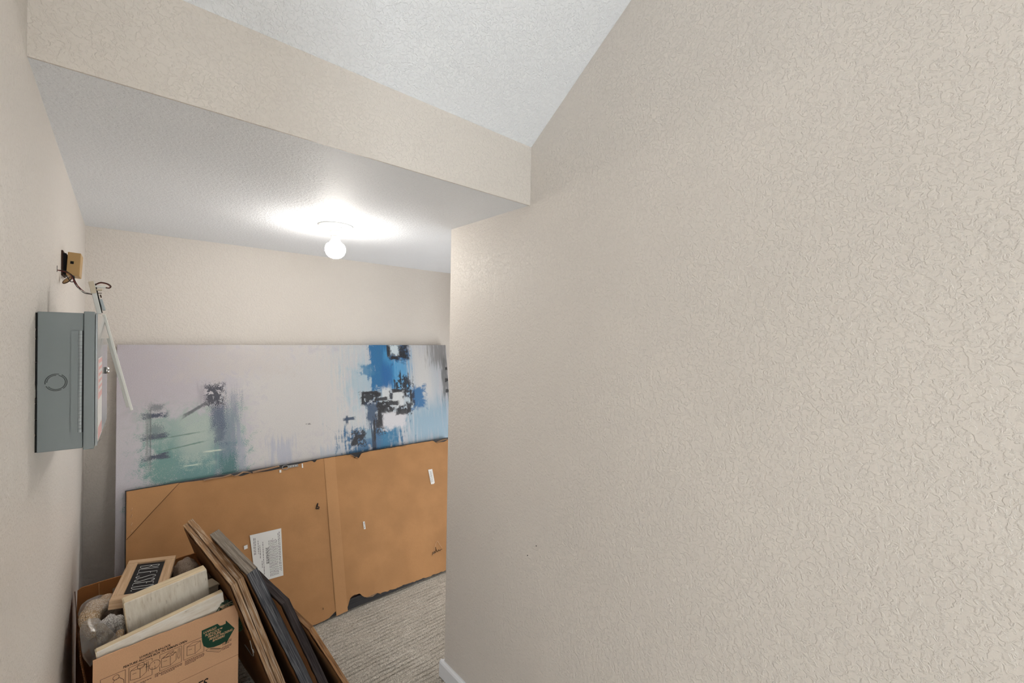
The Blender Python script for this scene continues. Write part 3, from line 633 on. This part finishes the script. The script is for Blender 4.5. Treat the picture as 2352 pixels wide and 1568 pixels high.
# ---------------------------------------------------------------- moving carton
PSI = R(6.8); B0 = Vector((-0.047, 1.480, 0.001))
mb = tag(empty('moving_box', B0, (0, 0, PSI)), 'open cardboard moving box with raised flaps and printed packing instructions', 'box')
BW, BD, BZ, BT, TH = 0.319, 0.455, 0.345, 0.499, 0.004
boxo('bottom_panel', (0, BW, 0, BD, 0, TH), 'carton', mb)
boxo('front_panel', (0, BW, 0, TH, TH, BZ), 'carton', mb); boxo('back_panel', (0, BW, BD-TH, BD, TH, BZ), 'carton_inside', mb)
boxo('side_panel', (0, TH, TH, BD-TH, TH, BZ), 'carton_inside', mb); boxo('side_panel', (BW-TH, BW, TH, BD-TH, TH, BZ), 'carton_inside', mb)
def edge_wave(n, a, b, z, amp, s):
    return [(a+(b-a)*i/n, z+amp*mnoise.noise(Vector((i*s, 2.2, z*9)))) for i in range(n+1)]
bm = bmesh.new(); tp = edge_wave(40, 0.311, 0.0, BT+0.0005, 0.0018, 0.35); a_prism(bm, [(0, BZ+0.001), (BW, BZ+0.001), (0.3185, 0.46)] + tp, 'y', 0, TH)
ff = mesh_obj('front_flap', bm, 'carton', mb)
bm = bmesh.new(); tp = edge_wave(24, BW-0.004, 0.012, 0.500, 0.002, 0.3); a_prism(bm, [(0, BZ+0.001), (BW, BZ+0.001)] + tp + [(0.003, 0.492)], 'y', BD-TH, BD)
mesh_obj('back_flap', bm, 'carton_inside', mb)
tubeo('flap_crease', [(0.055, BD-TH-0.0003, BZ), (0.052, BD-TH-0.0003, 0.497)], 0.0008, 'carton_edge', mb, 5)
# left flap leans outwards, its front corner the most
def quad_slab(name, p, th, mat, parent, nx=24, nz=6, wav=0.0015):
    bm = bmesh.new(); p = [Vector(q) for q in p]; g = []
    nrm = (p[1]-p[0]).cross(p[3]-p[0]).normalized()
    for i in range(nx+1):
        col = []
        for j in range(nz+1):
            u, v = i/nx, j/nz
            q = (p[0]*(1-u)+p[1]*u)*(1-v) + (p[3]*(1-u)+p[2]*u)*v
            q += nrm*wav*mnoise.noise(Vector((u*6, v*2, 4)))*v
            if j == nz: q.z += 0.002*mnoise.noise(Vector((u*14, 1, 0)))
            col.append(bm.verts.new(q))
        g.append(col)
    for i in range(nx):
        for j in range(nz): bm.faces.new((g[i][j], g[i+1][j], g[i+1][j+1], g[i][j+1]))
    bmesh.ops.solidify(bm, geom=bm.faces[:], thickness=th)
    return mesh_obj(name, bm, mat, parent)
lf = quad_slab('side_flap', [(0.002, 0.004, BZ), (0.002, BD-0.006, BZ), (-0.004, 0.435, 0.500), (-0.021, 0.006, 0.500)], 0.0045, 'carton_inside', mb)
zz = [(-0.0205+0.017*t_/0.43 - (0.002 if i % 2 else -0.0005), 0.006+t_, 0.5012) for i, t_ in enumerate(np.arange(0, 0.43, 0.0035))]
tubeo('corrugated_edge', zz, 0.0006, 'corrugation', lf, 4)
zz = [(0.001-0.021*t_/0.155 - (0.0012 if i % 2 else -0.001), 0.0045, BZ+t_) for i, t_ in enumerate(np.arange(0, 0.155, 0.0035))]
tubeo('corrugated_edge', zz, 0.0006, 'corrugation', lf, 4)
quad_slab('side_flap', [(BW-0.002, 0.006, BZ), (BW-0.002, BD-0.006, BZ), (BW-0.013, BD-0.01, 0.496), (BW-0.013, 0.008, 0.496)], -0.004, 'carton_inside', mb)
# printing on the front flap (local x right, z up, on y = 0)
PRN = Matrix.Rotation(R(90), 4, 'X')
def prn_text(body, size, x, z, width, mat='print_black', y=-0.0003, bold=0.0, align='LEFT', shear=0.0, parent=ff):
    me = text_mesh(body, size, width, align, bold)
    if shear:
        for v in me.vertices: v.co.x += v.co.y*shear
    return mesh_link('printed_text', me, mat, parent, mtx=Matrix.Translation((x, y, z)) @ PRN)
prn_text('U-HAUL\u00ae FLAP-LOCK', 0.0078, 0.0885, 0.4572, 0.066, bold=0.00025, shear=0.1)
prn_text('FEATURE ALLOWS BOX TO REMAIN OPEN', 0.0078, 0.0565, 0.4492, 0.134, bold=0.00025, shear=0.1)
def rod2(bm, a, b, wd=0.0009, y=-0.0003):
    a = Vector((a[0], 0, a[1])); b = Vector((b[0], 0, b[1])); d = (b-a).normalized(); n_ = Vector((-d.z, 0, d.x))*wd/2
    vs_ = [bm.verts.new((q.x, y, q.z)) for q in (a-n_, b-n_, b+n_, a+n_)]; bm.faces.new(vs_)
def strokes(name, segs, wd=0.0009, mat='print_black'):
    bm = bmesh.new()
    for s_ in segs:
        for a, b in zip(s_, s_[1:]): rod2(bm, a, b, wd)
    return mesh_obj(name, bm, mat, ff)
def rect(x0, x1, z0, z1): return [(x0, z0), (x1, z0), (x1, z1), (x0, z1), (x0, z0)]
def circ(x, z, r_, n_=16): return [(x+r_*math.cos(2*math.pi*k/n_), z+r_*math.sin(2*math.pi*k/n_)) for k in range(n_+1)]
def carton_icon(x, z, s_): return [[(x, z), (x, z+0.024*s_), (x+0.014*s_, z+0.030*s_), (x+0.032*s_, z+0.026*s_), (x+0.032*s_, z+0.004*s_), (x+0.019*s_, z-0.004*s_), (x, z)], [(x, z+0.024*s_), (x+0.019*s_, z+0.021*s_), (x+0.032*s_, z+0.026*s_)], [(x+0.019*s_, z+0.021*s_), (x+0.019*s_, z-0.004*s_)], [(x+0.004*s_, z+0.014*s_), (x+0.012*s_, z+0.013*s_)]]
strokes('printed_diagram', [rect(0.014, 0.061, 0.396, 0.444), circ(0.043, 0.434, 0.006), [(0.030, 0.398), (0.034, 0.416), (0.040, 0.428), (0.050, 0.430), (0.058, 0.420), (0.059, 0.404)], [(0.034, 0.416), (0.028, 0.408)], [(0.042, 0.420), (0.048, 0.408), (0.054, 0.41)]])
strokes('printed_diagram', [[(0.115, 0.420), (0.115, 0.400), (0.068, 0.400), (0.068, 0.4445), (0.115, 0.4445), (0.115, 0.438)]] + carton_icon(0.071, 0.410, 1.0) + [circ(0.092, 0.437, 0.0075), [(0.104, 0.441), (0.103, 0.414)], [(0.107, 0.441), (0.107, 0.414)], [(0.101, 0.428), (0.111, 0.427)]])
strokes('printed_diagram', [circ(0.1205, 0.424, 0.0115, 22), [(0.120, 0.432), (0.120, 0.427)], [(0.121, 0.421), (0.121, 0.416)], [(0.118, 0.414), (0.124, 0.414)]])
strokes('printed_diagram', [[(0.131, 0.4345), (0.131, 0.4445), (0.179, 0.4445), (0.179, 0.400), (0.131, 0.400), (0.131, 0.413)]] + carton_icon(0.135, 0.408, 1.0) + [[(0.138, 0.431), (0.150, 0.441), (0.162, 0.440), (0.150, 0.431), (0.138, 0.431)], [(0.163, 0.434), (0.160, 0.428), (0.155, 0.432)], [(0.172, 0.441), (0.170, 0.420), (0.172, 0.412)], [(0.175, 0.441), (0.176, 0.420), (0.174, 0.412)]])
strokes('printed_diagram', [rect(0.184, 0.231, 0.401, 0.4445)] + carton_icon(0.191, 0.410, 1.0))
strokes('printed_diagram', [[(0.236, 0.402), (0.244, 0.404), (0.276, 0.386), (0.272, 0.380), (0.268, 0.380), (0.238, 0.398), (0.236, 0.402)], [(0.245, 0.399), (0.270, 0.385)], [(0.247, 0.401), (0.272, 0.387)]])
def cap(x, z, w_, rows):
    rs_ = random.Random(int(x*1e4)); sg = []
    for k in range(rows):
        xx = x
        while xx < x+w_*(1 if k < rows-1 else 0.6):
            l = rs_.uniform(0.002, 0.005); sg.append([(xx, z-k*0.0034), (xx+l, z-k*0.0034)]); xx += l+0.0009
    strokes('printed_caption', sg, 0.0016)
cap(0.083, 0.392, 0.030, 2); cap(0.121, 0.397, 0.009, 3); cap(0.134, 0.395, 0.045, 3); cap(0.187, 0.396, 0.042, 4); cap(0.277, 0.402, 0.022, 3); cap(0.277, 0.388, 0.022, 3)
ar = [(0.2255, 0.4635), (0.2640, 0.4650), (0.2652, 0.4600), (0.270, 0.4560), (0.276, 0.4545), (0.2850, 0.4555), (0.2850, 0.4650), (0.3085, 0.4300), (0.2850, 0.3925), (0.2850, 0.4020), (0.272, 0.3995), (0.256, 0.4005), (0.240, 0.4065), (0.230, 0.4175), (0.2265, 0.432), (0.2255, 0.448)]
bm = bmesh.new(); bm.faces.new([bm.verts.new((x, -0.0003, z)) for x, z in ar]); bmesh.ops.triangulate(bm, faces=bm.faces[:])
arr = mesh_obj('printed_arrow', bm, 'print_green', ff)
for body, sz, x, z, wd in (('U-HAUL\u00ae', 0.0098, 0.2290, 0.4515, 0.032), ('FLAP-LOCK\u2122', 0.0090, 0.2335, 0.4425, 0.042), ('FEATURE', 0.0088, 0.2405, 0.4345, 0.032), ('MAKES PACKING', 0.0088, 0.2440, 0.4262, 0.058), ('EASIER!', 0.0088, 0.2520, 0.4180, 0.030)):
    prn_text(body, sz, x, z, wd, 'print_kraft', -0.0006, 0.0003, shear=0.12, parent=arr)
prn_text('ES', 0.030, 0.214, 0.2980, 0.024, bold=0.0006, shear=0.2)

# ---------------------------------------------------------------- things packed in the carton (coordinates in the carton's frame)
MB = Matrix.Translation(B0) @ Matrix.Rotation(PSI, 4, 'Z')
def in_box(name, label, cat, p, rot=Matrix.Identity(4), group=None):
    o = empty(name); o.matrix_world = MB @ Matrix.Translation(p) @ rot; return tag(o, label, cat, group)
def blobthing(name, label, cat, p, *a, **k):
    o = blob_mesh(name, (0, 0, 0), *a, **k); o.matrix_world = MB @ Matrix.Translation(p); tag(o, label, cat); return o
# brown plush blanket filling the carton
blobthing('plush_blanket', 'bunched brown plush blanket packed behind the whitewashed boards', 'blanket', (0.158, 0.275, 0.258), (0.115, 0.140, 0.250), 'plush_brown', amp=0.10, freq=2.6, seed=3, sub=5, power=4.5)
blobthing('plush_toy', 'round brown plush bundle bulging beside the framed sign', 'plush', (0.252, 0.300, 0.505), (0.036, 0.058, 0.046), 'plush_brown', amp=0.12, freq=2.2, seed=8, sub=4)
blobthing('plush_toy', 'small dark brown plush ball near the leaning barnwood frames', 'plush', (0.280, 0.215, 0.506), (0.018, 0.022, 0.026), 'plush_brown', amp=0.25, freq=2.0, seed=12, sub=4)
cbx = in_box('cream_tray', 'small cream tray wedged behind the upper whitewashed board', 'tray', (0.277, 0.132, 0.474), Matrix.Rotation(R(8), 4, 'Z'))
boxo('tray_body', (-0.03, 0.026, 0, 0.05, 0.0, 0.036), 'cream_plastic', cbx, 0.003); boxo('tray_rim', (-0.032, 0.028, -0.002, 0.052, 0.036, 0.041), 'cream_plastic', cbx, 0.0015)
# boards
def board(name, label, p, L, Hh, th, rolldeg, tilt, fm='whitewash_wood'):
    o = in_box(name, label, 'board', p, Matrix.Rotation(R(-rolldeg), 4, 'Y') @ Matrix.Rotation(R(tilt), 4, 'X'))
    bm = bmesh.new(); a_box(bm, 0, L, 0, th, -Hh, -0.0005, 0.003); mesh_obj('face_board', bm, fm, o)
    bm = bmesh.new(); a_box(bm, 0.001, L-0.001, 0.001, th-0.001, -0.004, 0.0, 0.0015); mesh_obj('pale_top_edge', bm, 'whitewash_edge', o)
    boxo('pale_end', (-0.0006, 0.0012, 0.001, th-0.001, -Hh+0.002, -0.002), 'whitewash_edge', o)
    return o
board('wooden_board', 'thick whitewashed wooden board standing upright in front of the framed sign', (0.067, 0.080, 0.580), 0.190, 0.23, 0.036, 6.0, 0, 'whitewash_face')
board('wooden_board', 'long whitewashed wooden board resting just behind the printed box flap', (0.006, 0.012, 0.512), 0.277, 0.13, 0.020, 7.4, 0)
# sign lying face up
P_TL, P_TR, P_BL = Vector((0.120, 0.410, 0.560)), Vector((0.238, 0.375, 0.547)), Vector((0.045, 0.152, 0.566))
ux = (P_TR-P_TL).normalized(); vy = (P_TL-P_BL); vy = (vy-ux*vy.dot(ux)).normalized(); wz = ux.cross(vy)
SM = Matrix(((ux.x, vy.x, wz.x, P_BL.x), (ux.y, vy.y, wz.y, P_BL.y), (ux.z, vy.z, wz.z, P_BL.z), (0, 0, 0, 1)))
sg = empty('framed_sign'); sg.matrix_world = MB @ SM; tag(sg, 'small wood framed blackboard sign reading BLESSED lying on the packed box', 'sign')
SW, SH, ST, RW = 0.124, 0.268, 0.026, 0.026
def rail(name, x0, x1, y0, y1, along):
    if along == 'x': boxo(name, (0, x1-x0, 0, y1-y0, -ST, 0), 'sign_wood', sg, 0.0012, Matrix.Translation((x0, y0, 0)))
    else: boxo(name, (0, y1-y0, 0, x1-x0, -ST, 0), 'sign_wood', sg, 0.0012, Matrix.Translation((x1, y0, 0)) @ Matrix.Rotation(R(90), 4, 'Z'))
rail('sign_rail', 0, SW, 0, RW, 'x'); rail('sign_rail', 0, SW, SH-RW, SH, 'x'); rail('sign_rail', 0, RW, RW, SH-RW, 'y'); rail('sign_rail', SW-RW, SW, RW, SH-RW, 'y')
brd = boxo('blackboard_panel', (RW-0.001, SW-RW+0.001, RW-0.001, SH-RW+0.001, -0.012, -0.006), 'blackboard', sg)
# lettering: thin tall capitals, reading from the far end to the near end
def letters():
    H = 1.0; L = {}
    L['B'] = [[(0, 0), (0, H)], [(0, H), (0.32, 0.97), (0.42, 0.86), (0.40, 0.72), (0.22, 0.60), (0, 0.57)], [(0.1, 0.585), (0.36, 0.5), (0.48, 0.34), (0.47, 0.14), (0.34, 0.02), (0, 0)]]
    L['L'] = [[(0, H), (0, 0), (0.42, 0)]]
    L['E'] = [[(0.42, H), (0, H), (0, 0), (0.42, 0)], [(0, 0.66), (0.26, 0.66)]]
    L['S'] = [[(0.46, 0.86), (0.40, 0.97), (0.26, 1.0), (0.12, 0.95), (0.06, 0.82), (0.14, 0.64), (0.34, 0.40), (0.44, 0.22), (0.40, 0.06), (0.24, 0.0), (0.08, 0.04), (0.0, 0.16)]]
    L['D'] = [[(0, 0), (0, H), (0.24, 0.94), (0.42, 0.74), (0.46, 0.42), (0.38, 0.12), (0.2, 0.01), (0, 0)]]
    return L
LT = letters(); cell = 0.0243; hgt = 0.048
for k, chx in enumerate('BLESSED'):
    segs = LT[chx]; bm = bmesh.new()
    for s_ in segs:
        pts = smooth_path([(x, y, 0) for x, y in s_], 5) if chx in 'BSD' and len(s_) > 3 else [Vector((x, y, 0)) for x, y in s_]
        # text x runs towards the near end (-y), text up runs to the right (+x)
        q = [Vector((RW+0.011+p.y*hgt, SH-RW-0.020-k*cell-p.x*0.034, -0.0052)) for p in pts]
        a_tube(bm, q, 0.0007, 6)
    mesh_obj('letter', bm, 'chalk_white', brd, True)
latheo('letter_dot', [(0.0016, 0), (0.0016, 0.001), (0.0004, 0.0016)], 'chalk_white', brd, 10, (RW+0.013, SH-RW-0.020-7*cell+0.003, -0.006))
# knit bundles and clear bag
def tubething(name, label, cat, pts, rs, mat, seed):
    o0_ = Vector(pts[0]); sp = smooth_path(pts, 8); n_ = len(sp); rr_ = [interp(list(zip(np.linspace(0, 1, len(rs)), rs)), i/(n_-1)) for i in range(n_)]
    bm = bmesh.new(); a_tube(bm, [p-o0_ for p in sp], rr_, 28)
    for v in bm.verts:
        d = mnoise.fractal((v.co+o0_)*38+Vector((seed, 0, 0)), 0.8, 2, 4); v.co += Vector((0, 0, 1))*0.004*d + v.co.normalized()*0.003*d
    o = mesh_obj(name, bm, mat, None, True); o.matrix_world = MB @ Matrix.Translation(o0_); tag(o, label, cat); return o
tubething('knit_sock', 'cream knitted roll curling over the left flap of the carton', 'knitwear', [(0.075, 0.235, 0.520), (0.048, 0.225, 0.530), (0.020, 0.205, 0.528), (0.010, 0.180, 0.512), (0.016, 0.155, 0.478)], [0.012, 0.022, 0.025, 0.022, 0.013], 'knit_cream', 2)
tubething('knit_sock', 'white and grey knitted loop next to the clear plastic bag', 'knitwear', [(0.030, 0.135, 0.470), (0.032, 0.132, 0.510), (0.046, 0.128, 0.522), (0.050, 0.124, 0.500), (0.056, 0.122, 0.518), (0.066, 0.122, 0.505), (0.062, 0.118, 0.47)], [0.010, 0.014, 0.013, 0.012, 0.013, 0.013, 0.010], 'knit_white', 5)
tubething('knit_sock', 'tan knitted end poking out beside the upper whitewashed board', 'knitwear', [(0.036, 0.090, 0.470), (0.048, 0.086, 0.480), (0.058, 0.085, 0.490), (0.062, 0.092, 0.505)], [0.010, 0.013, 0.011, 0.006], 'knit_cream', 9)
def crumple(name, label, p, ext, seed, cell_):
    bm = bmesh.new(); bmesh.ops.create_icosphere(bm, subdivisions=5, radius=1.0)
    rs_ = np.random.RandomState(seed); pts = rs_.normal(size=(cell_, 3)); pts /= np.linalg.norm(pts, axis=1)[:, None]; rad = 0.80+0.30*rs_.rand(cell_)
    for v in bm.verts:
        d = np.array(v.co.normalized()); t_ = min(rad[i]/max(1e-3, float(d @ pts[i])) for i in range(cell_) if d @ pts[i] > 0.2)
        t_ = min(t_, 1.35); sc = 1.0
        q = d*t_
        if q[2] < -0.3: k_ = 1+(q[2]+0.3)*0.7; q[0] *= k_; q[1] *= k_; q[2] = q[2]*1.25
        v.co = (q[0]*ext[0], q[1]*ext[1], q[2]*ext[2])
    o = mesh_obj(name, bm, 'clear_film', None, False); o.matrix_world = MB @ Matrix.Translation(p); tag(o, label, 'plastic bag'); return o
crumple('plastic_bag', 'crumpled clear plastic bag at the left front corner of the carton', (0.012, 0.078, 0.510), (0.034, 0.030, 0.047), 4, 18)
crumple('plastic_bag', 'loose clear film wrapped over the cream knitted roll', (0.026, 0.212, 0.530), (0.042, 0.034, 0.030), 11, 20)
# leaf and fir sprig
lf_pts = []
for k in range(60):
    a = 2*math.pi*k/60; r_ = 0.021*(1-0.28*abs(math.sin(3.5*a))**6)*(1.0 if math.cos(a) > -0.8 else 0.8); lf_pts.append((r_*math.cos(a)*1.15, r_*math.sin(a)*0.85))
bm = bmesh.new(); c_ = bm.verts.new((0, 0.0, 0)); ring = [bm.verts.new((x, 0.0015*math.cos(x*120)+0.001*math.sin(z*180), z)) for x, z in lf_pts]
for k in range(60): bm.faces.new((c_, ring[k], ring[(k+1) % 60]))
bmesh.ops.solidify(bm, geom=bm.faces[:], thickness=0.0006)
lp = in_box('artificial_leaf', 'dark green artificial leaf with pale veins above the printed arrow', 'leaf', (0.2885, 0.0085, 0.502), Matrix.Rotation(R(-4), 4, 'X') @ Matrix.Rotation(R(20), 4, 'Y'))
mesh_obj('leaf_blade', bm, 'leaf_green', lp)
for a in range(-2, 3): tubeo('leaf_vein', [(-0.018, -0.0008, -0.002), (0.0, -0.0012, 0.004*a), (0.016, -0.0012, 0.0075*a)], 0.0005, 'torn_paper', lp, 5)
tubeo('leaf_stem', [(-0.018, 0, -0.002), (-0.024, 0.006, -0.03), (-0.026, 0.010, -0.09)], 0.001, 'needle_green', lp, 6)
fs = in_box('fir_sprig', 'small dark green fir sprig hanging at the right edge of the carton', 'sprig', (0.3275, 0.012, 0.405))
stem = [(0, 0, 0), (-0.001, 0.001, 0.014), (-0.003, 0.003, 0.028), (-0.004, 0.006, 0.044)]
tubeo('stem', stem, 0.0009, 'brown_dark', fs, 6); bm = bmesh.new(); sp = smooth_path(stem, 10)
for i, p in enumerate(sp):
    for k in range(5):
        a = rnd.uniform(0, 6.28); d = Vector((math.cos(a)*0.8, math.sin(a)*0.6, 0.55)).normalized()*rnd.uniform(0.009, 0.014); a_tube(bm, [p, p+d*0.6, p+d], [0.0007, 0.0006, 0.0002], 4)
nd = mesh_obj('needles', bm, 'needle_green', fs); nd['kind'] = 'stuff'

# ---------------------------------------------------------------- barnwood frames leaning on the carton
def barn_frame(label, base, yawd, tilt, th, H, Lg, mat, rw, paper=True, wire=None, mat_front=None):
    o = empty('barnwood_frame'); o.matrix_world = Matrix.Translation(base) @ Matrix.Rotation(R(yawd), 4, 'Z') @ Matrix.Rotation(R(-tilt), 4, 'Y')
    tag(o, label, 'picture frame', 'barnwood frames leaning on the carton')
    def bar(y0, y1, z0, z1, along, seed, mt, outer):
        Lx = (y1-y0) if along == 'y' else (z1-z0); wz_ = (z1-z0) if along == 'y' else (y1-y0)
        nx = max(12, int(Lx/0.012)); bm = bmesh.new(); prof = [(0, 0), (th*0.33, 0), (th*0.66, 0), (th, 0), (th, wz_), (th*0.66, wz_), (th*0.33, wz_), (0, wz_)]; rings = []
        for i in range(nx+1):
            x = Lx*i/nx
            cut = lambda b_: (wz_-b_) if outer == 'hi' else b_
            rings.append([bm.verts.new((min(max(x, cut(b)), Lx-cut(b)), a+0.0006*mnoise.noise(Vector((x*30, k*3.3, seed))), b+(0.0009*mnoise.noise(Vector((x*22, k*5.1, seed+3)))))) for k, (a, b) in enumerate(prof)])
        for A, B in zip(rings, rings[1:]):
            for k in range(8): bm.faces.new((A[k], A[(k+1) % 8], B[(k+1) % 8], B[k]))
        bm.faces.new(rings[0][::-1]); bm.faces.new(rings[-1]); bmesh.ops.recalc_face_normals(bm, faces=bm.faces[:])
        # local bar: x along, y = thickness direction, z = width
        if along == 'y': mt_ = Matrix(((0, 1, 0, 0), (1, 0, 0, y0), (0, 0, 1, z0), (0, 0, 0, 1)))
        else: mt_ = Matrix(((0, 1, 0, 0), (0, 0, 1, y0), (1, 0, 0, z0), (0, 0, 0, 1)))
        return mesh_obj('frame_rail', bm, mt, o, mtx=mt_)
    sd = base[0]*10
    bar(0, Lg, H-rw, H, 'y', sd, mat, 'hi'); bar(0, Lg, 0, rw, 'y', sd+1, mat, 'lo')
    bar(0, rw, 0, H, 'z', sd+2, mat_front or mat, 'lo'); bar(Lg-rw, Lg, 0, H, 'z', sd+3, mat_front or mat, 'hi')
    if paper:
        bm = bmesh.new(); nx, nz = 26, 26; g = []
        for i in range(nx+1):
            col = []
            for j in range(nz+1):
                y = 0.006+(Lg-0.012)*i/nx; z = 0.006+(H-0.012)*j/nz
                if i == 0: y += abs(jag(z*1.3+sd, 30, 0.012))
                if j == nz: z -= abs(jag(y+sd, 30, 0.010))
                x = -0.001-0.002*abs(mnoise.noise(Vector((y*9, z*9, sd))))
                if i == 0 or j == nz: x -= 0.004*abs(mnoise.noise(Vector((y*30, z*30, sd+2))))
                col.append(bm.verts.new((x, y, z)))
            g.append(col)
        for i in range(nx):
            for j in range(nz): bm.faces.new((g[i][j], g[i][j+1], g[i+1][j+1], g[i+1][j]))
        bmesh.ops.solidify(bm, geom=bm.faces[:], thickness=0.0004); mesh_obj('backing_paper', bm, 'kraft_paper', o)
    boxo('art_panel', (th*0.55, th*0.75, rw*0.8, Lg-rw*0.8, rw*0.8, H-rw*0.8), 'black_frame', o)
    if wire: tubeo('hanging_wire', smooth_path([(-0.003, y, z) for y, z in wire], 6), 0.0009, 'label_white', o, 6)
    return o
barn_frame('brown barnwood frame leaning directly against the carton, with torn kraft backing', (0.4262, 1.4622, 0.0), 6.2, 17.6, 0.0142, 0.6294, 0.572, 'barn_brown', 0.022, True, [(0.200, 0.300), (0.13, 0.30), (0.09, 0.33), (0.05, 0.40), (0.042, 0.41), (0.06, 0.38), (0.075, 0.36), (0.064, 0.352), (0.055, 0.37)])
barn_frame('second brown barnwood frame, paired flush against the carton-side one', (0.4420, 1.4600, 0.0), 6.2, 17.5, 0.0172, 0.640, 0.576, 'barn_brown', 0.022, False)
barn_frame('thick slate grey barnwood frame between the brown pair and the dark frame', (0.5125, 1.4206, 0.0), 6.8, 21.1, 0.0277, 0.689, 0.357, 'barn_grey', 0.032, True, None, 'barn_slate')
barn_frame('dark navy brown barnwood frame standing right of the thick grey one', (0.5520, 1.3446, 0.0), 7.5, 20.9, 0.0200, 0.605, 0.42, 'barn_dark', 0.028, True, None)
barn_frame('outermost warm brown barnwood frame, lowest and nearest the bare carpet', (0.6370, 1.2956, 0.0), 8.0, 26.3, 0.0120, 0.556, 0.42, 'barn_warm', 0.022, True, None)
